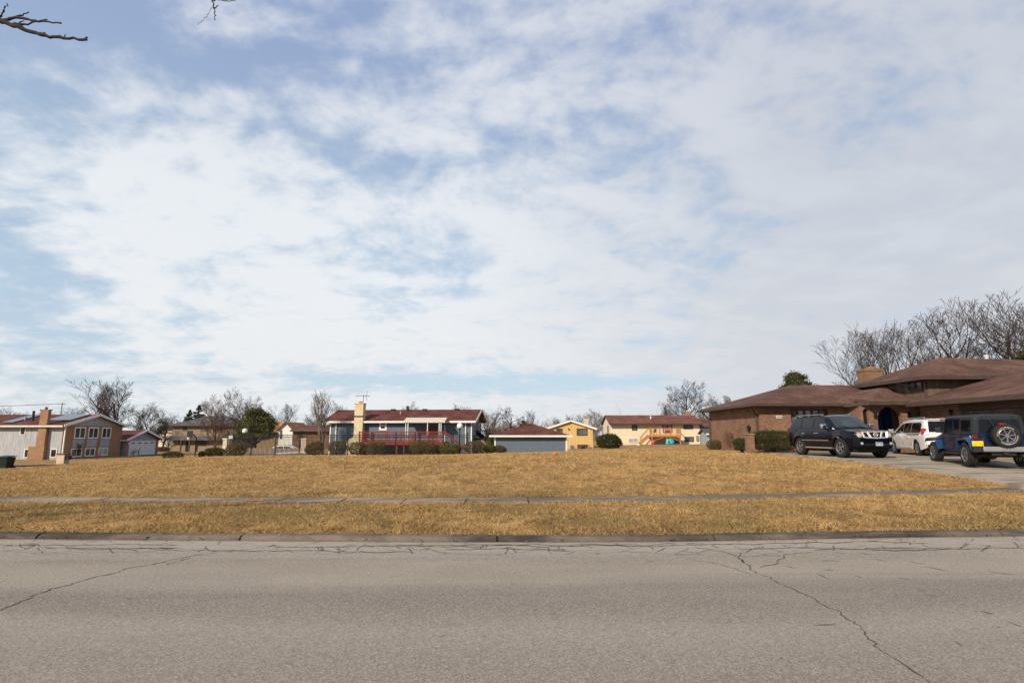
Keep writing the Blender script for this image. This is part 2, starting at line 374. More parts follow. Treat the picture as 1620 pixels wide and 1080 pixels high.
# ------------------------------------------------------------------ terrain
UC = np.array([-500, 0, 150, 250, 350, 500, 700, 900, 1000, 1100, 1250, 1400, 2300], float)
YC = np.array([14.6, 22, 32, 48, 62, 82, 120, 250, 1500], float)
ZT = np.array([
 [.22, .04, -.30, -1.25, -1.50, -1.72, -1.8, -2.2, -3],
 [.22, .06, -.24, -1.25, -1.52, -1.74, -1.8, -2.2, -3],
 [.22, .20, .16, -.75, -1.40, -1.72, -1.8, -2.2, -3],
 [.22, .28, .36, -.35, -1.10, -1.60, -1.9, -2.2, -3],
 [.22, .36, .53, -.06, -.85, -1.40, -1.9, -2.2, -3],
 [.22, .40, .57, -.02, -.75, -1.25, -1.5, -2.2, -3],
 [.22, .44, .62, -.02, -.75, -1.25, -1.3, -2.2, -3],
 [.22, .48, .80, .36, -.35, -.90, -1.05, -2.0, -3],
 [.22, .50, .74, .55, .20, -.15, -.30, -1.5, -3],
 [.22, .56, .76, .70, .50, .10, -.30, -1.5, -3],
 [.24, .60, .76, .75, .65, .40, .0, -1.2, -3],
 [.27, .62, .75, .75, .70, .60, .3, -1.0, -3],
 [.32, .62, .75, .75, .70, .60, .3, -1.0, -3]])
RD = np.linspace(-1.6, 1.75, 140)                 # x / y ratio
YD = np.concatenate([np.arange(14.6, 60, .8), np.arange(60, 130, 2.5), np.array([140, 160, 190, 230, 300, 420, 650, 1000, 1500])])
RC = (UC - CX) / F / ct
_t = np.array([np.interp(YD, YC, row) for row in ZT]); ZD = np.array([np.interp(RD, RC, _t[:, j]) for j in range(len(YD))]).T
for _ in range(3):
    ZD[:, 1:-1] = (ZD[:, :-2] + 2 * ZD[:, 1:-1] + ZD[:, 2:]) / 4
    ZD[1:-1] = (ZD[:-2] + 2 * ZD[1:-1] + ZD[2:]) / 4
def gz(x, y):
    x = np.asarray(x, float); y = np.maximum(np.asarray(y, float), 14.6)
    r = np.clip(x / y, RD[0], RD[-1]); i = np.clip(np.searchsorted(RD, r) - 1, 0, len(RD) - 2); j = np.clip(np.searchsorted(YD, y) - 1, 0, len(YD) - 2)
    a = (r - RD[i]) / (RD[i + 1] - RD[i]); b = np.clip((y - YD[j]) / (YD[j + 1] - YD[j]), 0, 1)
    return (ZD[i, j] * (1 - a) + ZD[i + 1, j] * a) * (1 - b) + (ZD[i, j + 1] * (1 - a) + ZD[i + 1, j + 1] * a) * b
def gzf(x, y): return float(gz(x, y))
# kerb and pavement lines, traced along the street
US = np.arange(-900, 2600, 25.0)
def trace(us, vs, zs):
    out = []
    for u in US:
        if u <= us[-1] and u >= us[0]: v = np.interp(u, us, vs)
        elif u < us[0]: v = vs[0] + (vs[1] - vs[0]) / (us[1] - us[0]) * (u - us[0]) * .5
        else: v = vs[-1] + (vs[-1] - vs[-2]) / (us[-1] - us[-2]) * (u - us[-1]) * .6
        out.append(tuple(G(u, v, float(np.interp(u, us, zs)))))
    p = np.array(out)
    for _ in range(6): p[1:-1] = (p[:-2] + 2 * p[1:-1] + p[2:]) / 4
    return p
KB = trace([0, 540, 760, 1080, 1300, 1620], [851.7, 855.6, 857, 856.2, 851.5, 847], [0] * 6)
SF = trace([0, 540, 900, 1080, 1300, 1620], [786, 787.4, 787, 784, 778.5, 771], [.2, .2, .2, .21, .24, .30])
def off(p, d):
    t = np.gradient(p[:, :2], axis=0); t /= np.linalg.norm(t, axis=1)[:, None]
    q = p.copy(); q[:, 0] -= t[:, 1] * d; q[:, 1] += t[:, 0] * d; return q
KT = off(KB, .22); SN = off(SF, -.80); SN[:, 2] -= .012
kyi = lambda x: np.interp(x, KT[:, 0], KT[:, 1])
snyi = lambda x: np.interp(x, SN[:, 0], SN[:, 1]); sfyi = lambda x: np.interp(x, SF[:, 0], SF[:, 1])
sfz = lambda x: np.interp(x, SF[:, 0], SF[:, 2])
def vz(x, y):                                     # grass verge height
    a, b = kyi(x), snyi(x); t = np.clip((y - a) / (b - a), 0, 1)
    return .078 + (sfz(x) - .02 - .078) * t + .05 * np.sin(np.pi * t)
# lawn sheet
rows = []
mb = MB(); nR = len(RD)
for j, y in enumerate(YD):
    for i, r in enumerate(RD):
        yy = y
        xx = r * y
        if j == 0:
            yy = float(sfyi(r * 15.0)) - .02; xx = r * 15.0; z = float(sfz(xx)) - .03
        elif y < 17:
            t = (y - 14.6) / 2.4; y0 = float(sfyi(r * 15.0)); yy = y0 + (17 - y0) * t; xx = r * (15 + 2 * t); z = (float(sfz(xx)) + .03) * (1 - t) + gzf(xx, 17) * t
        else: z = ZD[i, j]
        mb.v.append((xx, yy, z + .006 * math.sin(xx * 3.1 + yy) * math.sin(yy * 2.3)))
for j in range(len(YD) - 1):
    for i in range(nR - 1): mb.f.append((j * nR + i, j * nR + i + 1, (j + 1) * nR + i + 1, (j + 1) * nR + i)); mb.m.append(0)
tag(obj('lawn', mb, 'grass', smooth=True), kind='structure')
def lawnz(x, y):
    if y < 17:
        y0 = float(sfyi(x)); t = max(0, (y - y0) / (17 - y0)); return (float(sfz(x)) + .03) * (1 - t) + gzf(x, 17) * t
    return gzf(x, y)
# verge
mb = MB(); nx = len(US); nt_ = 9
for k in range(nt_):
    t = k / (nt_ - 1)
    for i in range(nx):
        x = KT[i, 0] * (1 - t) + SN[i, 0] * t; y = KT[i, 1] * (1 - t) + SN[i, 1] * t
        mb.v.append((x, y, float(vz(x, y)) - (.03 if k in (0, nt_ - 1) else 0)))
for k in range(nt_ - 1):
    for i in range(nx - 1): mb.f.append((k * nx + i, k * nx + i + 1, (k + 1) * nx + i + 1, (k + 1) * nx + i)); mb.m.append(0)
tag(obj('grass_verge', mb, 'grass', smooth=True), kind='structure')
# kerb, in cast lengths
mb = MB()
joints = [G(u, 848, 0).x for u in (75, 395, 788, 1118, 1433, 1590)]
js = sorted(joints + [joints[0] - 3.5 * k for k in range(1, 7)] + [joints[-1] + 3.4 * k for k in range(1, 7)])
for a, b in zip(js[:-1], js[1:]):
    a += .02; b -= .02; dz = random.uniform(-.009, .009)
    n = max(2, int((b - a) / .5)); xs = [a + (b - a) * i / n for i in range(n + 1)]
    pts = []
    for x in xs:
        y = float(np.interp(x, KB[:, 0], KB[:, 1]))
        pts.append([(x, y, -.05), (x, y + .005, .02), (x, y + .05, .058 + dz), (x, y + .08, .076 + dz), (x, y + .26, .082 + dz), (x, y + .26, -.05)])
    for i in range(n):
        o = len(mb.v)
        mb.v += pts[i] + pts[i + 1]
        for k in range(5): mb.f.append((o + k, o + 6 + k, o + 7 + k, o + k + 1)); mb.m.append(0)
        if i == 0: mb.f.append(tuple(o + k for k in range(6))); mb.m.append(0)
        if i == n - 1: mb.f.append(tuple(o + 11 - k for k in range(6))); mb.m.append(0)
for i in range(len(US) - 1):
    a, b = KB[i], KB[i + 1]
    mb.slab([(a[0], a[1] + .07, .045), (b[0], b[1] + .07, .045), (b[0], b[1] + .25, .045), (a[0], a[1] + .25, .045)], .1)
tag(obj('kerb', mb, 'kerb'), kind='structure')
mb = MB(); mb.box(-30, 40, .2, .45, -.05, .125); tag(obj('near_kerb', mb, 'kerb'), kind='structure')
mb = MB(); mb.box(-60, 70, -40, .19, -.2, .10); tag(obj('near_grass_verge', mb, 'grass'), kind='structure')
# road
mb = MB(); nr = 14; uvs = []
for k in range(nr):
    t = k / (nr - 1)
    for i in range(nx):
        x, yk = KB[i, 0], KB[i, 1] + .02
        y = yk * (1 - t) + .45 * t
        mb.v.append((x, y, .03 * math.sin(math.pi * t) - .0)); uvs.append((x, yk - y))
for k in range(nr - 1):
    for i in range(nx - 1): mb.f.append((k * nx + i + 1, k * nx + i, (k + 1) * nx + i, (k + 1) * nx + i + 1)); mb.m.append(0)
nroad = len(mb.v)
def roadz(x, y):
    yk = float(np.interp(x, KB[:, 0], KB[:, 1])); t = min(1, max(0, (yk - y) / (yk - .45))); return .03 * math.sin(math.pi * t)
def crackline(pix, w, mi=1, jag=.03, step=.05):
    P = [G(u, v, .02) for u, v in pix]; pts = []
    for a, b in zip(P[:-1], P[1:]):
        n = max(1, int((b - a).length / step))
        for i in range(n): pts.append(a.lerp(b, i / n))
    pts.append(P[-1]); off_ = 0; V = []
    for i, p in enumerate(pts):
        d = (pts[min(i + 1, len(pts) - 1)] - pts[max(0, i - 1)]).normalized(); nn = Vector((-d.y, d.x, 0))
        off_ = off_ * .7 + random.gauss(0, jag * .6); ww = w * random.uniform(.2, 1.0)
        if i in (0, len(pts) - 1): ww = .002
        for s in (-1, 1):
            q = p + nn * (off_ + s * ww / 2); V.append((q.x, q.y, roadz(q.x, q.y) + .004))
    mb.add(V, [(2 * i + 2, 2 * i, 2 * i + 1, 2 * i + 3) if True else 0 for i in range(len(pts) - 1)], mi)
crackline([(-60, 985), (0, 966), (40, 950), (78, 932), (112, 925), (150, 913), (190, 905), (196, 900), (245, 890), (300, 879), (345, 873), (390, 868)], .026)
crackline([(265, 893), (290, 884), (300, 881)], .02)
crackline([(1178, 890), (1200, 906), (1215, 914), (1245, 927), (1280, 944), (1310, 961), (1335, 972), (1352, 985), (1372, 1003), (1400, 1028), (1420, 1046), (1450, 1066), (1475, 1085), (1520, 1120)], .02)
crackline([(1178, 890), (1170, 880), (1185, 868), (1205, 862)], .03); crackline([(1178, 890), (1160, 876), (1130, 868), (1095, 864)], .03)
crackline([(1200, 897), (1225, 891), (1238, 884), (1241, 876)], .026); crackline([(1140, 893), (1165, 902), (1195, 911)], .015)
crackline([(1170, 880), (1210, 877), (1290, 873)], .02); crackline([(1080, 882), (1120, 888), (1150, 896)], .012)
for q in range(13):                                    # long cracks parallel to the kerb
    u0 = -80 + 125 * q + random.uniform(-60, 60); v0 = random.choice([860.5, 863, 866, 870, 873]); L = random.uniform(160, 420)
    crackline([(u0 + L * i / 4, v0 + random.uniform(-2.2, 2.2) - (3 if u0 > 1000 else 0)) for i in range(5)], .05, 1, .05, .10)
for q in range(46):                                   # short cracks across them
    u0 = random.uniform(-20, 1640); va = random.choice([859, 862, 865]); vb = va + random.uniform(4, 11); sl_ = random.uniform(-22, 22); dv = -4 if u0 > 1250 else 0
    crackline([(u0, va + dv), (u0 + sl_ * .5, (va + vb) / 2 + dv), (u0 + sl_, vb + dv)], .022, 1, .02, .05)
for (u, v, du, dv) in [(1353, 873, 32, 4), (1377, 883, 30, 4), (1427, 886, 38, 6), (1460, 896, 40, 7), (1555, 903, 52, 7), (1300, 901, 30, 1), (1240, 895, 26, 4), (1294, 908, 22, 9), (1353, 911, 12, 3), (1290, 886, 40, 0), (1452, 934, 18, 3), (1460, 940, 24, 4), (1548, 968, 26, 5), (1590, 984, 30, 10), (1508, 1016, 12, 8), (1140, 940, 5, 1), (1285, 990, 40, 0), (1020, 887, 14, 0), (700, 893, 16, 0), (840, 966, 10, 0), (1420, 914, 20, 3), (1575, 993, 8, 0), (690, 1009, 14, 0), (782, 947, 10, 0), (195, 948, 14, 0), (310, 951, 8, 0), (455, 949, 6, 1), (270, 960, 14, 0), (1232, 1042, 9, 1)]:
    crackline([(u, v), (u + du * .35, v + dv * .3), (u + du * .7, v + dv * .75), (u + du, v + dv)], .03 if du > 20 else .02, 2, .012, .06)
ro = obj('road', mb, ['asphalt', 'crack', 'tar'])
uvl = ro.data.uv_layers.new(name='edge')
for lp in ro.data.loops:
    if lp.vertex_index < nroad: uvl.data[lp.index].uv = uvs[lp.vertex_index]
tag(ro, kind='structure')
# sidewalk slabs
mb = MB(); x = -30.0
while x < 14.0:
    x2 = x + 1.52; dz = random.uniform(-.008, .008)
    q = [(x + .022, float(snyi(x)), float(sfz(x)) + dz - .012), (x2 - .022, float(snyi(x2)), float(sfz(x2)) + dz + random.uniform(-.005, .005) - .012),
         (x2 - .022, float(sfyi(x2)), float(sfz(x2)) + dz), (x + .022, float(sfyi(x)), float(sfz(x)) + dz)]
    mb.slab(q, .12); x = x2
for i in range(len(US) - 1):
    if SF[i, 0] < -32 or SF[i + 1, 0] > 14.03: continue
    mb.slab([(*SN[i][:2], SN[i][2] - .035), (*SN[i + 1][:2], SN[i + 1][2] - .035), (*SF[i + 1][:2], SF[i + 1][2] - .03), (*SF[i][:2], SF[i][2] - .03)], .08)
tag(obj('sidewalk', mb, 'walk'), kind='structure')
# orange paint on the pavement
p = G(411, 790.5, .21); mb = MB(); 
for k in range(7):
    a, b = p.x + random.uniform(-.12, .1), p.y + random.uniform(-.12, .12); w = random.uniform(.03, .09)
    mb.add([(a + w * math.cos(t) * random.uniform(.7, 1.3), b + w * .8 * math.sin(t), float(sfz(p.x)) + .012 + k * .0007) for t in [i * math.pi / 4 for i in range(8)]], [tuple(range(8))])
tag(obj('paint_mark', mb, 'orange_paint'), 'small orange utility paint mark sprayed on the sidewalk', 'paint mark')
# driveway
DXL, DXR = 14.05, 22.55
mb = MB(); ys = [10.6, 12, 13.4, 14.9] + list(np.arange(16.5, 33.4, 2.4)) + [33.3]; xs = [DXL, 16.9, 19.7, DXR]
def drz(x, y):
    if y < 14.9: return .06 + (.34 - .06) * (y - 10.6) / 4.3
    return max(float(np.interp(y, [14.9, 17, 22, 26, 60], [.34, .44, .66, .76, .78])), 0) 
for a, b in zip(ys[:-1], ys[1:]):
    for c, d in zip(xs[:-1], xs[1:]):
        g = .012
        mb.slab([(c + g, a + g, drz(c, a) + .02), (d - g, a + g, drz(d, a) + .02), (d - g, b - g, drz(d, b) + .02), (c + g, b - g, drz(c, b) + .02)], .35)
tag(obj('driveway', mb, 'drive'), kind='structure')
def sheet(name, pts, mat, lift=.03):
    mb = MB(); n = 12
    a, b, c, d = [Vector((p[0], p[1], 0)) for p in pts]
    for j in range(n + 1):
        for i in range(n + 1):
            q = a.lerp(b, i / n).lerp(d.lerp(c, i / n), j / n); mb.v.append((q.x, q.y, gzf(q.x, q.y) + lift))
    for j in range(n):
        for i in range(n): k = j * (n + 1) + i; mb.f.append((k, k + 1, k + n + 2, k + n + 1)); mb.m.append(0)
    return tag(obj(name, mb, mat), kind='structure')
sheet('blacktop_drive', [(-61.7, 95), (-50, 95), (-50, 103), (-61.7, 103)], 'blacktop', .06)
sheet('side_road', [(-57, 54.5), (-40.5, 54.5), (-42, 59.5), (-59, 59.5)], 'blacktop', .08)

# grass blades (short dead turf), one uncountable mass
def blades():
    def scatter(n, x0, x1, y0, y1): return RS.uniform(x0, x1, n), RS.uniform(y0, y1, n)
    VX = []; 
    # verge
    x, y = scatter(260000, -16, 17.5, 9.5, 16.2); k = (y > kyi(x) - .02) & (y < snyi(x) + .05) & (np.abs(x) < y * 1.0 + 1); x, y = x[k], y[k]
    z = vz(x, y); h = RS.gamma(3.0, .011, len(x)) + .012; parts = [(x, y, z, h, np.full(len(x), .008))]
    x, y = scatter(190000, -22, 14, 14, 21.5); k = (y > sfyi(x) - .06) & (np.abs(x) < y * .98 + 1); x, y = x[k], y[k]
    z = np.array([lawnz(a, b) for a, b in zip(x, y)]); h = RS.gamma(3.0, .011, len(x)) + .012; parts.append((x, y, z, h, np.full(len(x), .009)))
    x, y = scatter(240000, -34, 14, 21.5, 36); k = (np.abs(x) < y * .95 + 1) & ((x < 13.95) | (y > 33)); x, y = x[k], y[k]
    z = gz(x, y); h = RS.gamma(3.0, .014, len(x)) + .015; parts.append((x, y, z, h, np.full(len(x), .016)))
    x, y = scatter(90000, -45, 22, 36, 50); k = (np.abs(x) < y * .95) & ((x < 13.3) | (y > 42.5)); x, y = x[k], y[k]
    z = gz(x, y); h = RS.gamma(3.0, .014, len(x)) + .015; parts.append((x, y, z, h, np.full(len(x), .022)))
    x, y, z, h, w = [np.concatenate([p[i] for p in parts]) for i in range(5)]
    # clumpiness
    cl = np.sin(x * 5.1 + 2 * np.sin(y * 3.7)) * np.sin(y * 6.3 + 1.7 * np.sin(x * 2.9)) * .5 + .5
    c2 = np.sin(x * 1.3 + 1.5 * np.sin(y * 1.9 + x * .4)) * np.sin(y * 2.1 - x * .7 + 1.3 * np.sin(x * .9)) * .5 + .5
    h = h * (.35 + .75 * cl + .55 * c2) * np.where(y > 21.5, .8, 1)
    kp = RS.uniform(0, 1, len(x)) < .35 + .5 * cl + .3 * c2; x, y, z, h, w = x[kp], y[kp], z[kp], h[kp], w[kp]
    n = len(x); a = RS.uniform(0, 2 * np.pi, n); lean = RS.normal(0, 1.0, (n, 2)) * h[:, None] * 1.1
    V = np.empty((n, 3, 3)); V[:, 0] = np.c_[x - np.cos(a) * w / 2, y - np.sin(a) * w / 2, z - .01]; V[:, 1] = np.c_[x + np.cos(a) * w / 2, y + np.sin(a) * w / 2, z - .01]
    V[:, 2] = np.c_[x + lean[:, 0], y + lean[:, 1], z + h]
    tone = np.repeat(np.clip(RS.normal(.5, .3, n), 0, 1), 3)
    o = npmesh('grass', V.reshape(-1, 3), np.arange(3 * n).reshape(-1, 3), 'blade', None, tone)
    tag(o, 'short dead tan grass covering the verge and the lawn', 'grass', kind='stuff')
blades()
def litter():
    V = []; T = []
    for k in range(2000):
        if k < 1150: x = random.uniform(-14, 15); y = random.uniform(9.85, 13.8) if random.random() > .35 else float(kyi(x)) + random.uniform(-.25, .35)
        else: y = random.uniform(15, 34); x = random.uniform(-.9, .9) * y; 
        if x > 13.8 and y > 14: continue
        if y > float(snyi(x)): z = lawnz(x, y) + .03
        elif y > float(kyi(x)): z = float(vz(x, y)) + .035
        else: z = .095 if y > float(kyi(x)) - .18 else .035
        s = random.uniform(.015, .045) * (1.3 if y > 15 else 1); a = random.uniform(0, 6.3); t = random.uniform(-.5, .5); tone = random.random() ** 2
        if random.random() < .04: tone = 2.6
        c, d = math.cos(a) * s, math.sin(a) * s
        V += [(x - c, y - d, z - t * s), (x + d * .5, y - c * .5, z + .01), (x + c, y + d, z + t * s), (x - d * .5, y + c * .5, z + .012)]; T += [tone] * 4
    o = npmesh('leaf_litter', V, np.arange(len(V)).reshape(-1, 4), 'leaf_dead', None, T)
    tag(o, 'scattered dead leaves and scraps on the grass and in the gutter', 'leaf litter', kind='stuff')
litter()
# ------------------------------------------------------------------ house helpers
def fbox(mb, face, pos, a0, a1, z0, z1, o0, o1, mi=0):
    if face == 'f': return mb.box(a0, a1, pos - o1, pos - o0, z0, z1, mi)
    if face == 'r': return mb.box(pos + o0, pos + o1, a0, a1, z0, z1, mi)
    return mb.box(pos - o1, pos - o0, a0, a1, z0, z1, mi)
def window(par, face, pos, a0, a1, z0, z1, fr='white', pane='pane', nv=1, nh=0, fw=.08, name='window'):
    a0, a1 = min(a0, a1), max(a0, a1); z0, z1 = min(z0, z1), max(z0, z1)
    mb = MB(); t = .07
    fbox(mb, face, pos, a0, a0 + fw, z0, z1, -.03, t); fbox(mb, face, pos, a1 - fw, a1, z0, z1, -.03, t)
    fbox(mb, face, pos, a0 + fw, a1 - fw, z1 - fw, z1, -.03, t - .003); fbox(mb, face, pos, a0 + fw, a1 - fw, z0, z0 + fw, -.03, t + .03)
    for i in range(nv):
        c = a0 + (a1 - a0) * (i + 1) / (nv + 1); fbox(mb, face, pos, c - fw * .4, c + fw * .4, z0 + fw, z1 - fw, -.03, t - .01)
    for i in range(nh):
        c = z0 + (z1 - z0) * (i + 1) / (nh + 1); fbox(mb, face, pos, a0 + fw, a1 - fw, c - fw * .35, c + fw * .35, -.03, t - .013)
    w = obj(name, mb, fr, par)
    mb = MB(); fbox(mb, face, pos, a0 + fw * .6, a1 - fw * .6, z0 + fw * .6, z1 - fw * .6, -.02, .02)
    obj('pane', mb, pane, w); return w
def gable_x(x0, x1, y0, y1, ze, zr, ov=.5, ovx=.4, t=.16):      # ridge along x
    mb = MB(); ym = (y0 + y1) / 2; s = (zr - ze) / (ym - y0); a, b = x0 - ovx, x1 + ovx
    zl = ze - s * ov
    mb.slab([(a, y0 - ov, zl), (b, y0 - ov, zl), (b, ym, zr), (a, ym, zr)], t)
    mb.slab([(b, y1 + ov, zl), (a, y1 + ov, zl), (a, ym, zr), (b, ym, zr)], t)
    return mb, zl
def gable_y(x0, x1, y0, y1, ze, zr, ov=.5, ovy=.4, t=.16):
    mb = MB(); xm = (x0 + x1) / 2; s = (zr - ze) / (xm - x0); a, b = y0 - ovy, y1 + ovy; zl = ze - s * ov
    mb.slab([(x0 - ov, b, zl), (x0 - ov, a, zl), (xm, a, zr), (xm, b, zr)], t)
    mb.slab([(x1 + ov, a, zl), (x1 + ov, b, zl), (xm, b, zr), (xm, a, zr)], t)
    return mb, zl
def hip(x0, x1, y0, y1, ze, zr, ov=.5, t=.16):
    mb = MB(); a, b, c, d = x0 - ov, x1 + ov, y0 - ov, y1 + ov; r = min(b - a, d - c) / 2
    if b - a > d - c: p, q = (a + r, (c + d) / 2, zr), (b - r, (c + d) / 2, zr); A = [[(a, c, ze), (b, c, ze), q, p], [(b, d, ze), (a, d, ze), p, q], [(a, d, ze), (a, c, ze), p], [(b, c, ze), (b, d, ze), q]]
    else: p, q = ((a + b) / 2, c + r, zr), ((a + b) / 2, d - r, zr); A = [[(a, c, ze), (b, c, ze), p], [(b, d, ze), (a, d, ze), q], [(a, d, ze), (a, c, ze), p, q], [(b, c, ze), (b, d, ze), q, p]]
    for f in A: mb.slab(f, t)
    return mb, (a, b, c, d, ze - t)
def fascia_ring(a, b, c, d, z, h=.2, w=.1):
    mb = MB(); mb.box(a - w, b + w, c - w, c - .004, z, z + h); mb.box(a - w, b + w, d + .004, d + w, z, z + h)
    mb.box(a - w, a - .004, c - .002, d + .002, z, z + h - .002); mb.box(b + .004, b + w, c - .002, d + .002, z, z + h - .002); return mb

# ------------------------------------------------------------------ left house (grey boards and brick, solar panels)
Lx, Ly, Lz = -62.35, 80.0, -1.72
hs = thing('raised_ranch_house', 'grey board and brick house with solar panels on its red roof and attached garage', 'house', (Lx, Ly, Lz))
eave = Z(671.5, 80) - Lz; ridge = Z(655.5, 86) - Lz
mb = MB(); mb.box(-26, -.02, 0, 12, -1.2, eave); mb.slab([(-.02, 0, eave), (-.02, 12, eave), (-.02, 6, ridge - .1)], (-25.9, 0, 0)); obj('wall', mb, 'board_grey', hs)
mb = MB(); mb.box(-.02, .06, -.04, 12.05, -1.2, eave - .05); obj('brick_facing', mb, 'brick_left', hs)
xcor = X(99, 80) - Lx
mb, zl = gable_x(-26, 0, 0, 12, eave + .1, ridge, .7, .6); obj('roof', mb, 'sh_red', hs)
mb = MB(); mb.box(-26.5, .5, -.84, -.715, zl - .26, zl - .02); obj('gutter', mb, 'offwhite', hs)
mb = MB()
for s, y in ((1, -.7), (-1, 12.7)): mb = MB(); mb.beam((.64, y, zl - .07), (.64, 6, ridge - .07), .08, .34); obj('rake_board', mb, 'white', hs)
lx = lambda u: X(u, 79.6) - Lx
mb = MB(); z0, z1 = Z(649, 79.6) - Lz, Z(674, 79.6) - Lz
a, b = lx(60.5), lx(73); mb.box(a, b, -.55, -.02, z1, z0); mb.box(a - .1, b + .1, -.6, .06, z0, z0 + .14)
zs = Z(706, 79.6) - Lz; a2, b2 = lx(49), lx(74)
mb.slab([(a - .0, -.53, z1), (b, -.53, z1), (b, -.53, zs), (a - .12, -.53, zs)], (0, .51, 0)); mb.box(a2, b2, -.6, -.02, -1.2, zs)
ch = obj('chimney', mb, 'brick_left', hs)
mb = MB(); mb.tube([((a + b) / 2, -.28, z0 + .14), ((a + b) / 2, -.28, z0 + .35)], .16, 8); mb.lathe([(.3, z0 + .38), (.02, z0 + .5)], 10, 'z', ((a + b) / 2, -.28, 0)); obj('flue_cap', mb, 'plastic', ch)
window(hs, 'f', 0, lx(27), lx(36.3), Z(688, 80) - Lz, Z(674, 80) - Lz, 'white', 'pane', 0, 0, .12)
window(hs, 'f', 0, lx(38), lx(48.5), Z(724, 80) - Lz, Z(709.5, 80) - Lz, 'white', 'pane', 0, 0, .12)
window(hs, 'f', 0, lx(79.5), lx(90), Z(723.5, 80) - Lz, Z(709.5, 80) - Lz, 'white', 'pane', 0, 0, .12)
mb = MB(); c = lx(99.5); mb.beam((c, -.12, eave - .2), (c, -.12, -.1), .14); mb.beam((c, -.12, eave - .2), (lx(95), -.75, zl - .2), .12); obj('downspout', mb, 'white', hs)
sl = lambda y: eave + .1 + (ridge - eave - .1) * y / 6 + .05
for (u0, u1, yb, yt) in ((20, 60, .4, 5.2), (76, 134, 1.8, 5.6)):
    mb = MB(); a, b = X(u0, 82.5) - Lx, min(X(u1, 85) - Lx, -.4); sh = (5.0 - yb) * .35
    n = max(2, int((b - a) / 1.05)); m_ = 3
    for i in range(n):
        for j in range(m_):
            xa, xb = a + (b - a) * i / n + .02, a + (b - a) * (i + 1) / n - .02
            ya, yb2 = yb + (yt - yb) * j / m_ + .02, yb + (yt - yb) * (j + 1) / m_ - .02
            mb.slab([(xa, ya, sl(ya) + .1), (xb, ya, sl(ya) + .1), (xb, yb2, sl(yb2) + .1), (xa, yb2, sl(yb2) + .1)], .05)
    obj('solar_array', mb, 'solar', hs)
mb = MB(); c = lx(25.5); mb.tube([(c, 2.0, sl(2) - .3), (c, 2.0, sl(2) + 1.35)], .16, 8); obj('vent_pipe', mb, 'plastic', hs)
mb = MB(); mb.box(lx(9), lx(11), 2.2, 2.5, sl(2) - .2, sl(2) + .5); obj('vent_pipe', mb, 'silver', hs)
ry = lambda u: Yx(u, Lx) - Ly
for (u0, u1) in ((116, 133.5), (138, 154), (159.5, 174)):
    window(hs, 'r', .06, ry(u0), ry(u1), Z(693.5, 85.5) - Lz, Z(675.5, 85.5) - Lz, 'white', 'pane', 1, 0, .17)
    window(hs, 'r', .06, ry(u0 - 2), ry(u1 - 2), Z(721.5, 85.5) - Lz, Z(708, 85.5) - Lz, 'white', 'pane_dim' if u0 < 150 else 'pane_curtain', 1, 0, .15)
    mb = MB(); fbox(mb, 'r', .06, ry(u0 - 1), ry(u1 - 1), Z(706.5, 85.5) - Lz, Z(694.5, 85.5) - Lz, -.02, .05); obj('spandrel_panel', mb, 'grey_panel', hs)
mb = MB(); mb.box(-.02, .07, .2, 11.8, eave - .06, eave + .16); obj('frieze_board', mb, 'grey_panel', hs)
# garage wing
gx = .9; g0, g1 = ry(196) , ry(247); ge = 2.75; gr = Z(680.5, 99) - Lz
gx = -61.9 - Lx
mb = MB(); mb.box(-8, gx - .02, g0, g1, -1, ge); mb.slab([(gx - .02, g0, ge), (gx - .02, g1, ge), (gx - .02, (g0 + g1) / 2, gr - .1)], (-7.9, 0, 0)); obj('garage_wall', mb, 'grey_panel', hs)
mb = MB(); mb.box(gx - .02, gx + .05, g0, g0 + .75, -1, ge - .02); obj('garage_brick', mb, 'brick_left', hs); mb = MB(); mb.box(gx - .02, gx + .05, g1 - .85, g1, -1, ge - .02); obj('garage_brick', mb, 'brick_left', hs)
mb, zl2 = gable_x(-8, gx, g0, g1, ge + .05, gr, .7, .55); obj('garage_roof', mb, 'sh_red', hs)
mb = MB()
for y in (g0 - .7, g1 + .7): mb = MB(); mb.beam((gx + .6, y, zl2 - .05), (gx + .6, (g0 + g1) / 2, gr - .05), .08, .32); obj('rake_board', mb, 'white', hs)
mb = MB(); mb.box(-8, gx + .5, g0 - .82, g0 - .715, zl2 - .2, zl2); obj('gutter', mb, 'white', hs)
d0, d1 = g0 + .85, g1 - .95
mb = MB(); zt = 2.3
for i in range(4): fbox(mb, 'r', gx, d0, d1, i * zt / 4 + .01, (i + 1) * zt / 4 - .015, -.05, .06 if i % 2 else .062)
gd = obj('garage_door', mb, 'white', hs)
for i in range(4):
    mb = MB(); c = d0 + (d1 - d0) * (i + .5) / 4
    for k in range(3):
        t0, t1 = math.pi * (.12 + k * .27), math.pi * (.12 + k * .27 + .21)
        mb.add([(gx + .068, c - .62 * math.cos(t) * r, 1.86 + .3 * math.sin(t) * r) for r, ts in ((1, (t0, t1)), (.35, (t1, t0))) for t in ts], [(0, 1, 2, 3)])
    obj('fan_light', mb, 'pane', gd)
mb = MB(); fbox(mb, 'r', gx, d0 - .12, d0, 0, zt + .12, 0, .1); fbox(mb, 'r', gx, d1, d1 + .12, 0, zt + .12, 0, .1); fbox(mb, 'r', gx, d0, d1, zt, zt + .12, 0, .098); obj('door_frame', mb, 'white', hs)
m, nt, b = newmat('pink_lamp_glow'); b.inputs['Base Color'].default_value = (.8, .1, .6, 1); b.inputs['Emission Color'].default_value = (1, .12, .7, 1); b.inputs['Emission Strength'].default_value = .3; M['glow'] = m
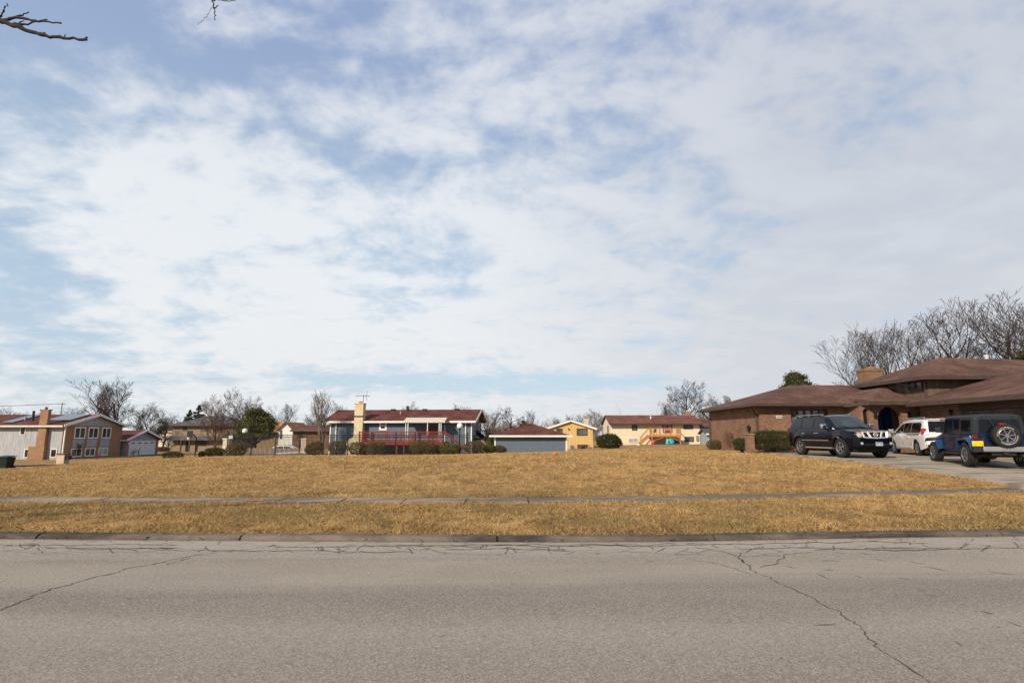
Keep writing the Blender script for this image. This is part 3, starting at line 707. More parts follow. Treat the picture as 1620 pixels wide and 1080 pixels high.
for y in (g0 + .3, g1 - .35):
    mb = MB(); mb.lathe([(.04, 1.83), (.09, 1.86), (.11, 2.04), (.04, 2.12), (.01, 2.14)], 8, 'z', (gx + .24, y, 0)); w = obj('wall_lantern', mb, 'glow', hs)
    mb = MB(); mb.box(gx + .03, gx + .14, y - .05, y + .05, 1.85, 2.05); obj('bracket', mb, 'iron', w)
mb = MB(); mb.box(-1.2, -.3, g0 - .04, g0 + .02, 0, 2.1); obj('entry_door', mb, 'dark', hs)

# things around the left house
pY = 63.0; pb = W(100, 736, pY); 
t = thing('mailbox_pillar', 'pale brick mailbox pillar standing on the lawn before the grey house', 'mailbox', (pb.x, pY, gzf(pb.x, pY) - .1))
hgt = Z(717, pY) - (gzf(pb.x, pY) - .1)
mb = MB(); mb.box(-.52, .30, -.4, .4, 0, hgt - .12); obj('pillar', mb, 'brick_pale', t)
mb = MB(); mb.box(-.58, .36, -.46, .46, hgt - .12, hgt); obj('cap', mb, 'kerb', t)
mb = MB(); mb.box(.3, .62, -.25, .25, hgt - .65, hgt - .2); obj('mailbox', mb, 'plastic', t)
bY = 50.5; bp = W(7, 740, bY)
t = thing('trash_bin', 'dark green wheeled trash bin at the left edge of the lawn', 'trash bin', (bp.x, bY, Z(741.5, bY)))
mb = MB(); hh = 1.02
mb.slab([(-.34, -.32, 0), (.34, -.32, 0), (.34, .36, 0), (-.34, .36, 0)], (0, 0, .001))
v = [(-.38, -.34, 0), (.38, -.34, 0), (.38, .36, 0), (-.38, .36, 0), (-.52, -.44, hh), (.52, -.44, hh), (.52, .46, hh), (-.52, .46, hh)]
mb.add(v, [(3, 2, 1, 0), (4, 5, 6, 7), (0, 1, 5, 4), (1, 2, 6, 5), (2, 3, 7, 6), (3, 0, 4, 7)]); obj('body', mb, 'bin', t, bevel=.03)
mb = MB(); mb.slab([(-.56, -.5, hh + .03), (.56, -.5, hh + .03), (.56, .5, hh + .12), (-.56, .5, hh + .12)], .05); mb.box(-.56, .56, -.52, -.47, hh - .06, hh + .03); obj('lid', mb, 'bin', t, bevel=.015)
for sx in (-.44, .44):
    mb = MB(); mb.lathe([(.01, -.05), (.13, -.05), (.15, 0), (.13, .05), (.01, .05)], 14, 'x', (sx, .42, .15)); obj('wheel', mb, 'rubber', t, True)
pp = W(152, 724, 84); mb = MB()
mb.slab([(-.75, -.1, .1), (-.2, -.1, .1), (.2, -.1, .25), (.55, -.1, .95), (.75, -.1, .95), (.45, -.1, .0), (-.7, -.1, 0)], (0, .5, 0)); mb.v = [(x * .6, y * .6, z * .5) for x, y, z in mb.v]
tag(obj('toy_slide', mb, 'pink', loc=(pp.x, 84, gzf(pp.x, 84) + .02), bevel=.02), 'small pink plastic toy slide lying by the brick wall', 'toy')
def chair(label, loc, rz, mat, sc_=1.0):
    t = thing('garden_chair', label, 'chair', loc, rz)
    mb = MB(); mb.box(-.3, .3, -.28, .28, .4, .45); obj('seat', mb, mat, t)
    mb = MB(); mb.slab([(-.3, .26, .45), (.3, .26, .45), (.3, .4, 1.05), (-.3, .4, 1.05)], (0, .04, 0)); obj('backrest', mb, mat, t)
    for sx in (-.28, .28):
        mb = MB(); mb.beam((sx, -.26, 0), (sx, -.26, .62), .05); mb.beam((sx, .27, 0), (sx, .27, .6), .05); mb.beam((sx, -.3, .63), (sx, .32, .63), .06, .04); obj('arm_and_legs', mb, mat, t)
    t.scale = (sc_, sc_, sc_)
cp = W(204.5, 718.5, 93.6); chair('brown wooden garden chair in front of the white garage door', (cp.x + .4, 94.6, Lz - .02), math.radians(-60), 'wood', 1.35)

# ------------------------------------------------------------------ tan two-storey house with grey hip roof
Y0 = 123.0; hx = X(272, Y0)
hs = thing('two_storey_house', 'tan brick two storey house with grey hip roof behind the basketball hoop', 'house', (hx, Y0, -2.0))
L = X(372, Y0) - hx; e = Z(672.5, Y0) + 2.0; r = Z(657.5, Y0 + 5) + 2.0
mb = MB(); mb.box(0, L, 0, 10, -1, e); obj('wall', mb, 'brick_tan', hs)
mb, q = hip(0, L, 0, 10, e, r, .9); obj('roof', mb, 'sh_grey', hs); obj('fascia', fascia_ring(*q), 'brown_trim', hs)
zs = Z(695, Y0) + 2.0
mb = MB(); mb.slab([(-.3, -1.5, zs), (L + .3, -1.5, zs), (L + .3, -.02, zs + .75), (-.3, -.02, zs + .75)], .14); obj('porch_roof', mb, 'sh_grey', hs)
for u0, u1, v0, v1 in ((288, 295, 674, 681), (317, 328, 674, 682), (283, 290, 697, 704), (313, 328, 697, 705), (340, 348, 674, 682)):
    window(hs, 'f', 0, X(u0, Y0) - hx, X(u1, Y0) - hx, Z(v1, Y0) + 2, Z(v0, Y0) + 2, 'brown_trim', 'pane_dim', 1, 0, .12)
mb = MB(); mb.box(X(295, Y0) - hx, X(300, Y0) - hx, -.04, .02, 0, 2.1); obj('entry_door', mb, 'dark', hs)
for u in (293, 306):
    mb = MB(); c = X(u, Y0) - hx; mb.box(c - .12, c + .12, -1.42, -1.2, 0, zs - .1); obj('porch_post', mb, 'tan_trim', hs)
# basketball hoop
Y1 = 86.0; hp = W(306, 715, Y1); z0 = gzf(hp.x, Y1)
t = thing('basketball_hoop', 'black backboard basketball hoop on a pole before the tan house', 'basketball hoop', (hp.x, Y1, z0))
zb = Z(686.5, Y1) - z0; zt_ = Z(692, Y1) - z0
mb = MB(); mb.tube([(0, .5, 0), (0, .5, zb - .6), (-.2, -.1, zb)], .09, 8); obj('pole', mb, 'iron', t)
mb = MB(); c = X(301, Y1) - hp.x; mb.box(c - .42, c + .42, -.16, -.1, zt_, zb + .5); obj('backboard', mb, 'plastic', t)
mb = MB(); mb.tube([(c + .23 * math.cos(k * math.pi / 8), -.42 + .23 * math.sin(k * math.pi / 8), zt_ + .1) for k in range(17)], .03, 6); rm = obj('rim', mb, 'redtoy', t)
mb = MB(); mb.lathe([(.22, zt_ + .08), (.13, zt_ - .3)], 10, 'z', (c, -.42, 0)); obj('net', mb, 'white', rm)
# pinkish house behind, rust roofed gable house, brown roofed house
def simple_house(label, u0, u1, Y, veave, vridge, base, wallm, roofm, trim, depth=9, axis='x', wins=(), ov=.5, name='house'):
    hx = X(u0, Y); L = X(u1, Y) - hx; e = Z(veave, Y) - base
    hs = thing(name, label, 'house', (hx, Y, base))
    mb = MB(); mb.box(0, L, 0, depth, -1, e)
    if axis == 'x': r = Z(vridge, Y + depth / 2) - base; mb.slab([(0, 0, e), (0, depth, e), (0, depth / 2, r - .15)], (L, 0, 0)); rb, zl = gable_x(0, L, 0, depth, e + .05, r, ov)
    else: r = Z(vridge, Y) - base; mb.slab([(0, 0, e), (L, 0, e), (L / 2, 0, r - .15)], (0, depth, 0)); rb, zl = gable_y(0, L, 0, depth, e + .05, r, ov)
    obj('wall', mb, wallm, hs); obj('roof', rb, roofm, hs)
    mb = MB()
    if axis == 'x': mb.box(-.4, L + .4, -ov - .12, -ov - .01, zl - .25, zl)
    else:
        for x in (-ov, L + ov): mb.beam((x, -.46, zl - .06), (L / 2, -.46, r - .06), .08, .34)
    obj('fascia', mb, trim, hs)
    for (a, b, va, vb, fr, pn, nv) in wins: window(hs, 'f', 0, X(a, Y) - hx, X(b, Y) - hx, Z(vb, Y) - base, Z(va, Y) - base, fr, pn, nv, 0, .14)
    return hs, hx, L, e
simple_house('small pale house with pinkish roof beyond the blacktop drive', 252, 271, 150, 681, 673, -2.2, 'lap_cream', 'sh_brown', 'white', 8, 'x', ((258, 264, 690, 697, 'white', 'pane_dim', 0),))
hs, hx, L, e = simple_house('white stucco gable house with rust orange roof behind the juniper', 441, 462.5, 150, 678, 667, -2.0, 'white', 'sh_orange', 'brown_trim', 12, 'y', ())
mb = MB(); hw = L / 2
window(hs, 'f', 0, L * .08, L * .24, e - 2.6, e - .4, 'brown_trim', 'pane_dim', 0, 0, .14)
mb = MB(); rr = Z(667, 150) + 2; mb.slab([(-6.5, 2, e - .5), (L * .45, 2, e - .5), (L * .45, 6, rr), (-5.6, 6, rr)], .16); obj('side_roof', mb, 'sh_orange', hs)
mb = MB(); mb.tube([(L * .28, 3, rr - .8), (L * .28, 3, rr + .1)], .3, 8); obj('vent_pipe', mb, 'white', hs)
simple_house('brown roofed brick house behind the fence pillar', 463, 520, 128, 679.5, 671.5, -1.6, 'brick_red', 'sh_brown', 'brown_trim', 9, 'x', ((470, 478, 684, 692, 'brown_trim', 'pane_dim', 1),), .8)

# ------------------------------------------------------------------ blue house
B0 = Vector((X(522.5, 83), 83.0, -1.25)); RZ = math.radians(-6)
hs = thing('blue_house', 'blue grey raised ranch house with red brown roof and red deck', 'house', B0, RZ)
cr, sr = math.cos(RZ), math.sin(RZ)
def bl(u, ly=0.0):          # local x on plane y=ly for pixel column u
    a, b, c = ray(u, 690); # world: B0 + lx*(cr,sr) + ly*(-sr,cr) ; x/y = a/b
    k = a / b; bx, by = B0.x - sr * ly, B0.y + cr * ly
    return (k * by - bx) / (cr - k * sr)
def bz(v, u, ly=0.0):
    x = bl(u, ly); Yw = B0.y + x * sr + ly * cr; return Z(v, Yw) - B0.z
L = bl(746, 0); D = 8.6; e = bz(664, 560) ; r = bz(648.2, 560, 4.3)
mb = MB(); mb.box(0, L, 0, D, -1, e); mb.slab([(0, 0, e), (0, D, e), (0, D / 2, r - .15)], (L, 0, 0)); obj('wall', mb, 'lap_blue', hs)
mb, zl = gable_x(0, L, 0, D, e + .1, r, .75, .75); obj('roof', mb, 'sh_red', hs)
mb = MB(); mb.box(-.7, L + .7, -.9, -.765, zl - .28, zl - .01); obj('gutter', mb, 'white', hs)
mb = MB()
for x in (-.78, L + .78):
    for y in (-.75, D + .75): mb = MB(); mb.beam((x, y, zl - .08), (x, D / 2, r - .08), .08, .36); obj('rake_board', mb, 'offwhite', hs)
for a, b in ((-.1, .06), (L - .1, L + .05)): mb = MB(); mb.box(a, b, -.05, .02, -.5, e); obj('corner_board', mb, 'white', hs)
for u in (531, 736.5):
    c = bl(u, -.15); mb = MB(); mb.beam((c, -.13, e - .5), (c, -.13, 0), .13); mb.beam((c - .3, -.75, zl - .2), (c, -.13, e - .5), .12); obj('downspout', mb, 'white', hs)
# chimney
mb = MB(); a, b = bl(559.5, -1), bl(573, -1); zt_ = bz(637.5, 566, -1)
mb.box(a, b, -1.05, -.02, -1, zt_ - .12); mb.box(a - .08, b + .08, -1.13, .06, zt_ - .12, zt_); a2 = bl(548.5, -1); zs = bz(690, 560, -1); zk = bz(697.5, 550, -1)
mb.slab([(a, -1.03, zs), (a, -1.03, -1), (a2, -1.03, -1), (a2, -1.03, zk)], (0, 1.0, 0)); ch = obj('chimney', mb, 'brick_cream', hs)
mb = MB(); mb.box(a - .03, b + .03, -1.09, -.85, bz(659.5, 566, -1), bz(657.5, 566, -1)); obj('flashing', mb, 'iron', ch)
mb = MB(); mb.box(a + .45, b - .4, -.75, -.35, zt_, zt_ + .28); obj('flue_cap', mb, 'orange', ch)
zv = bz(625.5, 572, -.5); c = bl(572.5, -.5); mb = MB(); mb.tube([(c, -.5, zt_ - 1), (c, -.5, zv + .1)], .035, 6); x0, x1 = bl(560.5, -.5), bl(582.5, -.5)
mb.beam((x0, -.5, zv), (x1, -.5, zv - .1), .04)
for k in range(7): xx = x0 + (x1 - x0) * (k + .3) / 7; w = .35 + .08 * k; mb.beam((xx, -.5 - w, zv - .05), (xx, -.5 + w, zv - .05), .025)
xx = bl(576, -.5); mb.beam((xx, -.5, zv - .1), (xx + .25, -.5, zv + .55), .035); mb.beam((xx, -.5, zv - .1), (xx + .3, -.5, zv - .7), .035); obj('tv_antenna', mb, 'iron', ch)
window(hs, 'f', 0, bl(599.3), bl(611.5), bz(680.5, 605), bz(665, 605), 'white', 'pane', 0, 1, .26)
# awning
ax0, ax1 = bl(637.5, -2.4), bl(703.5, -2.4); za, zb = bz(659.7, 670, 0), bz(666, 670, -2.4)
mb = MB(); n = 44
for i in range(n):
    xa, xb = ax0 + (ax1 - ax0) * i / n, ax0 + (ax1 - ax0) * (i + 1) / n; d = .03 if i % 2 else 0
    mb.slab([(xa, -2.4, zb + d), (xb, -2.4, zb + d), (xb, -.92, za - .1 + d), (xa, -.92, za - .1 + d)], .04)
    mb.box(xa, xb, -2.42 - d, -2.38 - d, zb - .16 - d * 2, zb + d)
obj('awning', mb, 'alu', hs)
dz = bz(698.5, 640, -3)
for u in (641.5, 645, 676, 694.5, 697.5):
    c = bl(u, -2.2); mb = MB(); mb.beam((c, -2.2, dz), (c, -2.2, zb), .1); obj('awning_post', mb, 'white', hs)
mb = MB(); mb.box(bl(677), bl(691), -.05, .02, dz + .02, dz + 2.15); obj('patio_door', mb, 'brown_trim', hs)
mb = MB(); mb.box(bl(703), bl(704.3), -.06, .02, dz, dz + 2.3); obj('trim_board', mb, 'white', hs)
# deck
k0, k1 = bl(568.5, -3.2), bl(701, -3.2); rt = bz(682.3, 640, -3.2)
mb = MB(); mb.box(k0, k1, -3.2, -.02, dz - .12, dz); mb.box(k0, k1, -3.25, -3.2, dz - .42, dz + .0); mb.box(k1 - .002, k1 + .05, -3.2, -.1, dz - .42, dz); dk = obj('deck', mb, 'red_deck', hs)
mb = MB(); mb.box(k0 - .05, k1 + .05, -3.26, -3.1, rt - .1, rt); mb.box(k0, k1, -3.22, -3.14, dz + .12, dz + .22)
n = 88
for i in range(n): c = k0 + (k1 - k0) * (i + .5) / n; mb.box(c - .022, c + .022, -3.2, -3.16, dz + .2, rt - .09)
for i in range(7): c = k0 + (k1 - k0) * i / 6; mb.box(c - .07, c + .07, -3.27, -3.13, dz, rt + .04)
obj('railing', mb, 'red_deck', dk)
mb = MB(); mb.box(k0 + .4, k1 - .3, -1.2, -.9, dz + .3, dz + .34); obj('bench_rail', mb, 'white', dk)
for u in (571, 628.5, 640, 699):
    c = bl(u, -3); mb = MB(); mb.box(c - .08, c + .08, -3.1, -2.95, -.6, dz - .12); obj('deck_post', mb, 'red_deck', dk)
sx1 = bl(737, -3); mb = MB(); zs0 = .2
for y in (-3.2, -2.1):
    mb.beam((k1, y, rt - .05), (sx1, y, zs0 + .75), .1, .14); mb.beam((k1, y, dz - .1), (sx1, y, zs0 - .2), .08, .3)
    mb.box(sx1 - .07, sx1 + .07, y - .07, y + .07, -.6, zs0 + .8)
for i in range(9): t = (i + .5) / 9; mb.box(k1 + (sx1 - k1) * t - .16, k1 + (sx1 - k1) * t + .16, -3.15, -2.15, dz - .15 + (zs0 - dz) * t, dz - .1 + (zs0 - dz) * t)
obj('deck_stairs', mb, 'red_deck', dk)
for u, ly, hh, w, mt in ((643.5, 3.6, .75, .15, 'plastic'), (632.5, 2.2, .45, .07, 'silver'), (621, 4.0, .2, .3, 'plastic'), (671, 4.0, .2, .3, 'plastic'), (722, 4.0, .2, .3, 'plastic')):
    c = bl(u, ly); zz = e + .1 + (r - e - .1) * ly / (D / 2); mb = MB(); mb.box(c - w, c + w, ly - w, ly + w, zz - .3, zz + hh); obj('roof_vent', mb, mt, hs)
# right gable end
for y0, y1 in ((1.5, 2.5), (5.6, 6.6)): window(hs, 'r', L, y0, y1, e - 2.1, e - .5, 'white', 'pane', 0, 0, .12)
mb = MB(); mb.beam((L + .3, 2.6, 3.2), (L + 4.2, 1.4, .4), .16, .5); mb.box(L + .04, L + 1.6, 1.8, 3.6, 2.2, 2.4)
for i in range(10): t = i / 9; mb.beam((L + .3 + 3.9 * t, 2.6 - 1.2 * t, 2.6 - 2.8 * t), (L + .3 + 3.9 * t, 2.6 - 1.2 * t, 3.5 - 2.8 * t), .06)
mb.beam((L + .3, 2.6, 3.6), (L + 4.2, 1.4, .8), .08); mb.beam((L, 1.8, 3.5), (L + 1.6, 1.8, 3.5), .07); mb.beam((L + 1.5, 1.8, 2.4), (L + 1.5, 1.8, 3.5), .07); obj('side_stairs', mb, 'iron', hs)

# ------------------------------------------------------------------ blue garage
Y0 = 62.0; gx0 = X(783, Y0); gb = -1.2
hs = thing('blue_garage', 'low blue detached garage with red brown hip roof and white trim', 'garage', (gx0, Y0, gb))
L = X(896, Y0) - gx0; D = 7.4; e = Z(690.5, Y0 - .5) - gb
mb = MB(); mb.box(0, L, 0, D, -1, e); obj('wall', mb, 'lap_blue', hs)
r = Z(669.5, Y0 + D / 2) - gb
mb, q = hip(0, L, 0, D, e + .12, r, .5); obj('roof', mb, 'sh_red', hs); obj('fascia', fascia_ring(*q), 'white', hs)
for a, b in ((-.06, .09), (L - .09, L + .06)): mb = MB(); mb.box(a, b, -.05, .02, -1, e); obj('corner_board', mb, 'white', hs)
c = X(836, Y0 + 3) - gx0; mb = MB(); mb.box(c - .2, c + .2, 3.0, 3.4, r - .55, r - .12); obj('roof_vent', mb, 'plastic', hs)
# ------------------------------------------------------------------ yellow house
Y0 = 105.0; yb = -1.1
hs, hx, L, e = simple_house('yellow board raised ranch house behind the blue garage', 868, 938, Y0, 676.5, 664.7, yb, 'board_yellow', 'sh_brownred', 'white', 13, 'y', ((912.3, 929.3, 677.5, 688.5, 'tan_trim', 'pane_dim', 1), (880, 890, 677.5, 688, 'tan_trim', 'pane_dim', 1), (913, 929.5, 703, 711, 'tan_trim', 'pane_dim', 1)), .75)
mb = MB(); a, b = X(923.5, Y0 + 5) - hx, X(930.5, Y0 + 5) - hx; mb.box(a, b, 4, 5.2, e - .5, Z(661.5, Y0 + 5) - yb); ch = obj('chimney', mb, 'brick_cream', hs)
mb = MB(); mb.box(a + .2, b - .2, 4.2, 5.0, Z(661.4, Y0 + 5) - yb, Z(660, Y0 + 5) - yb); obj('flue_cap', mb, 'plastic', ch)
c = X(900, Y0) - hx; mb = MB(); mb.box(c - .1, c + .1, -.25, .02, Z(679.5, Y0) - yb, Z(677.5, Y0) - yb); obj('wall_lantern', mb, 'iron', hs)
mb = MB(); mb.box(L - .02, L + 1.4, 1, 3, Z(697, Y0) - yb, Z(695, Y0) - yb); obj('side_landing', mb, 'white', hs)
yz = gzf(X(905, 103.6), 103.6) 
ap = W(905.3, 711, 103.8)
t = thing('air_conditioner', 'grey green air conditioner unit beside the yellow wall', 'air conditioner', (ap.x, 103.8, Z(713, 103.8)))
mb = MB(); mb.box(-.36, .36, -.36, .36, 0, 1.0); obj('casing', mb, pm('ac_grey_green', (.28, .32, .27), .5, .1, 4), t, bevel=.03)
mb = MB(); mb.lathe([(.3, 1.01), (.05, 1.04)], 14); [mb.box(-.34, .34, -.375, -.362, .1 + k * .1, .15 + k * .1) for k in range(8)]; obj('grille', mb, 'plastic', t)
ap = W(922, 711, 103.5); mb = MB(); mb.lathe([(.01, 0), (.26, 0), (.42, .62), (.46, .64), (.46, .72), (.38, .72), (.36, .6), (.01, .6)], 14)
tag(obj('flower_pot', mb, 'grill', loc=(ap.x, 103.4, Z(712, 103.4)), smooth=True), 'dark red pot standing under the yellow house window', 'pot')
ap = W(933, 711, 104); mb = MB(); mb.box(-.12, .12, -.1, .1, 0, .9); mb.tube([(0, -.1, .55), (0, -.18, .55)], .14, 10); mb.box(-.3, -.2, -.05, .05, 0, .75)
tag(obj('gas_meter', mb, 'brick_tan', loc=(ap.x, 104.4, Z(712, 104))), 'small tan utility meter at the right corner of the yellow wall', 'meter')

# ------------------------------------------------------------------ cream house with deck
Y0 = 117.0; cb = -.45
hs, hx, L, e = simple_house('cream raised ranch house with brown roof and honey wood deck', 966, 1107.5, Y0, 667.5, 656.5, cb, 'lap_cream', 'sh_brownred', 'tan_trim', 9, 'x', ((1000, 1008.6, 669, 680.5, 'tan_trim', 'pane_dim', 1), (1082, 1097, 667.5, 678.5, 'tan_trim', 'pane_dim', 2), (994, 1009.5, 693, 700.5, 'offwhite', 'pane_curtain', 1), (1082.5, 1097.5, 690.5, 698.5, 'tan_trim', 'pane_dim', 2)), 1.0)
cx_ = lambda u, y=0: X(u, Y0 + y) - hx
cz = lambda v, y=0: Z(v, Y0 + y) - cb
window(hs, 'l', 0, 2.2, 3.4, e - 2.6, e - .7, 'tan_trim', 'pane_dim', 0, 0, .12)
window(hs, 'f', 0, cx_(1049), cx_(1064), cz(684.5), cz(668), 'tan_trim', 'pane_curtain', 1, 0, .14, 'patio_door')
mb = MB(); mb.box(cx_(1087.5, 5), cx_(1095.5, 5), 5, 6.1, e + .6, cz(650, 5)); ch = obj('chimney', mb, 'brick_tan', hs)
mb = MB(); mb.box(cx_(1089, 5), cx_(1094, 5), 5.2, 5.9, cz(650, 5), cz(648.8, 5)); obj('flue_cap', mb, 'alu', ch)
mb = MB(); c = cx_(1030.5, 2); mb.tube([(c, 2, e + .3), (c, 2, cz(658, 2))], .13, 8); obj('roof_vent', mb, 'white', hs)
mb = MB(); c = cx_(1108.2); mb.beam((c, -.1, e - .1), (c, -.1, 0), .16); obj('downspout', mb, 'brown_trim', hs)
mb = MB(); mb.box(cx_(1101), cx_(1104.5), -.3, .02, .9, 1.9); obj('meter_box', mb, 'silver', hs)
d0, d1 = cx_(1028, -3.4), cx_(1077.3, -3.4); dz = cz(687.5, -3.4); rt = cz(677, -3.4)
mb = MB(); mb.box(d0, d1, -3.4, -.02, dz - .15, dz); mb.box(d0, d1, -3.46, -3.4, dz - .42, dz); dk = obj('deck', mb, 'cedar', hs)
mb = MB(); mb.box(d0 - .05, d1 + .05, -3.48, -3.36, rt - .14, rt); mb.box(d0, d1, -3.45, -3.39, dz + .12, dz + .2)
for i in range(60): c = d0 + (d1 - d0) * (i + .5) / 60; mb.box(c - .010, c + .010, -3.44, -3.41, dz + .2, rt - .13)
for u in (1028.4, 1044, 1061, 1077): c = cx_(u, -3.4); mb.box(c - .08, c + .08, -3.5, -3.36, dz, rt + .08)
mb.box(cx_(1070, -3.4), cx_(1077, -3.4), -3.49, -3.38, dz + .1, rt - .02); mb.box(d1 - .06, d1 + .05, -3.36, -.1, rt - .14, rt - .002); mb.box(d0, cx_(1032, -3.4), -3.49, -3.38, dz + .1, rt - .02)
obj('railing', mb, 'cedar', dk)
for u in (1031.5, 1054.3, 1076): c = cx_(u, -3.2); mb = MB(); mb.box(c - .11, c + .11, -3.3, -3.08, -.5, dz - .15); obj('deck_post', mb, 'cedar', dk)
mb = MB(); p0, p1 = cx_(1031.5, -3.2), cx_(1054.3, -3.2); mb.beam((p0 + .1, -3.2, .9), (p1 - .1, -3.2, dz - .4), .08, .12); mb.beam((p1 + .1, -3.2, dz - .4), (cx_(1075, -3.2), -3.2, .9), .08, .12); obj('brace', mb, 'cedar', dk)
mb = MB(); sx = cx_(1012.5, -3.2); sz = cz(702, -3.2)
for y in (-3.4, -2.2):
    mb.beam((d0, y, dz - .15), (sx, y, sz + .1), .1, .4); mb.beam((d0, y, rt - .05), (sx + .3, y, cz(691, -3.2)), .09, .12); mb.box(sx + .25, sx + .4, y - .06, y + .06, -.4, cz(690.5, -3.2))
for i in range(9): t = (i + .5) / 9; c = d0 + (sx - d0) * t; mb.box(c - .17, c + .17, -3.34, -2.26, dz + (sz - dz) * t - .05, dz + (sz - dz) * t + .01)
obj('deck_stairs', mb, 'cedar', dk)
# things around the cream house
dkz = cb + dz
def P(u, Y, v): p = W(u, v, Y); return (p.x, Y, p.z)
chair('brown chair standing on the honey wood deck by the stairs', (X(1035, Y0 - 2), Y0 - 2.0, dkz), math.radians(200), 'brown_trim', 1.1)
t = thing('barbecue_grill', 'red lidded barbecue grill on the honey wood deck', 'grill', (X(1056.5, Y0 - 2), Y0 - 2.3, dkz))
mb = MB(); mb.box(-.5, .5, -.28, .28, .5, .8); obj('firebox', mb, 'plastic', t)
mb = MB(); mb.slab([(-.5, -.3, .8), (-.5, .3, .8), (-.5, .2, 1.12), (-.5, -.2, 1.12)], (1.0, 0, 0)); obj('lid', mb, 'redtoy', t)
for sx, sy in ((-.45, -.25), (.45, -.25), (-.45, .25), (.45, .25)): mb = MB(); mb.beam((sx, sy, 0), (sx, sy, .5), .05); obj('leg', mb, 'iron', t)
mb = MB(); mb.box(.52, .95, -.25, .25, .72, .76); obj('side_shelf', mb, 'redtoy', t)
tz = lambda x, y: gzf(x, y)
p = P(1059.5, 112, 701); t = thing('toy_car', 'teal plastic ride-on toy tipped over below the deck', 'toy', (p[0], 112, p[2] - .1), math.radians(15))
mb = MB(); mb.slab([(-.75, -.3, 0), (.7, -.3, .0), (.85, -.3, .55), (.1, -.3, 1.0), (-.5, -.3, .85)], (0, .6, 0)); obj('body', mb, 'teal', t, bevel=.05)
for x, z in ((-.4, .85), (.55, .7)):
    mb = MB(); mb.lathe([(.01, -.06), (.2, -.06), (.2, .06), (.01, .06)], 12, 'y', (x, -.34, z - .45)); obj('wheel', mb, 'bluetoy', t)
p = P(1012, 108, 707.5); t = thing('toy_truck', 'small white and red toy lying on the lawn left of the blue tub', 'toy', (p[0], 108, p[2] - .05))
mb = MB(); mb.box(-.45, .45, -.25, .25, .05, .3); mb.slab([(-.45, -.22, .3), (.0, -.22, .3), (-.1, -.22, .6), (-.4, -.22, .6)], (0, .44, 0)); obj('body', mb, 'white', t, bevel=.03)
mb = MB(); mb.box(.1, .42, -.2, .2, .31, .42); obj('cargo', mb, 'redtoy', t)
p = P(1039, 104, 707.5); mb = MB(); mb.lathe([(.01, 0), (.32, 0), (.44, .42), (.48, .42), (.48, .47), (.4, .47), (.3, .06), (.01, .06)], 16); tag(obj('toy_tub', mb, 'bluetoy', loc=(p[0], 104, p[2] - .05), smooth=True), 'small blue plastic tub on the lawn below the deck', 'toy')
p = P(1033.5, 113, 703); mb = MB(); mb.lathe([(.01, 0), (.3, 0), (.38, .5), (.4, .85), (.3, .9), (.01, .88)], 14); tag(obj('storage_drum', mb, 'redtoy', loc=(p[0], 113, p[2] - .1), smooth=True), 'red drum beneath the deck by the lower stairs', 'drum')
p = P(1072, 114.5, 699); t = thing('storage_bench', 'dark storage crate in the shade below the deck', 'crate', (p[0], 115, p[2] - .3)); mb = MB(); mb.box(-.6, .6, -.3, .3, 0, .75); obj('box', mb, 'plastic', t, bevel=.03); mb = MB(); mb.box(-.64, .64, -.34, .34, .75, .83); obj('lid', mb, 'wood', t)
# landing ledge
a, b = X(974, 112), X(1040, 112); mb = MB(); mb.box(a, b, 111.8, 113.2, -1.0, Z(704, 112)); mb.box(a + .5, b - .5, 111.3, 111.79, -1.0, Z(706.0, 112))
tag(obj('garden_step', mb, 'kerb'), 'low grey concrete ledge along the foot of the cream house', 'ledge')
# ------------------------------------------------------------------ brown house and grey garage behind, between cream and right house
simple_house('dark brown house glimpsed right of the cream house', 1108, 1150, 120, 672, 661, -.3, 'board_brown', 'sh_brown', 'brown_trim', 9, 'x', (), .8)
hs, hx, L, e = simple_house('grey garage glimpsed between cream house and brick house', 1119, 1146, 100, 684, 677.5, 0, 'grey_panel', 'sh_grey', 'white', 3.5, 'x', (), .5, 'grey_garage')
mb = MB(); mb.box(.4, 2.6, -.05, .02, 0, 2.2); obj('garage_door', mb, 'silver', hs)
# ------------------------------------------------------------------ right brick house
R0 = Vector((14.55, 33.7, .72)); base = R0.z
hs = thing('brick_house', 'brown brick split level house with stacked brown hip roofs and an arched entry', 'house', R0)
rx = lambda u, Y, v=690: X(u, Y, v) - R0.x
rz = lambda v, Y: Z(v, Y) - base
e = rz(643.5, 33.2)                       # fascia bottom
D = 8.6
XE = 5.2                                   # where the entry block begins
wi0, wi1 = rx(1254, 33.7), rx(1313, 33.7); wz0, wz1 = .72, rz(646.5, 33.7)
mb = MB()
mb.box(0, wi0, 0, .35, -1, e + .05); mb.box(wi1, XE, 0, .35, -1, e + .05); mb.box(wi0, wi1, 0, .35, -1, wz0); mb.box(wi0, wi1, 0, .35, wz1, e + .05)
mb.box(0, .35, .35, D, -1, e + .05); mb.box(.35, 12, D - .35, D, -1, e + .05)
obj('wall', mb, 'brick_red', hs)
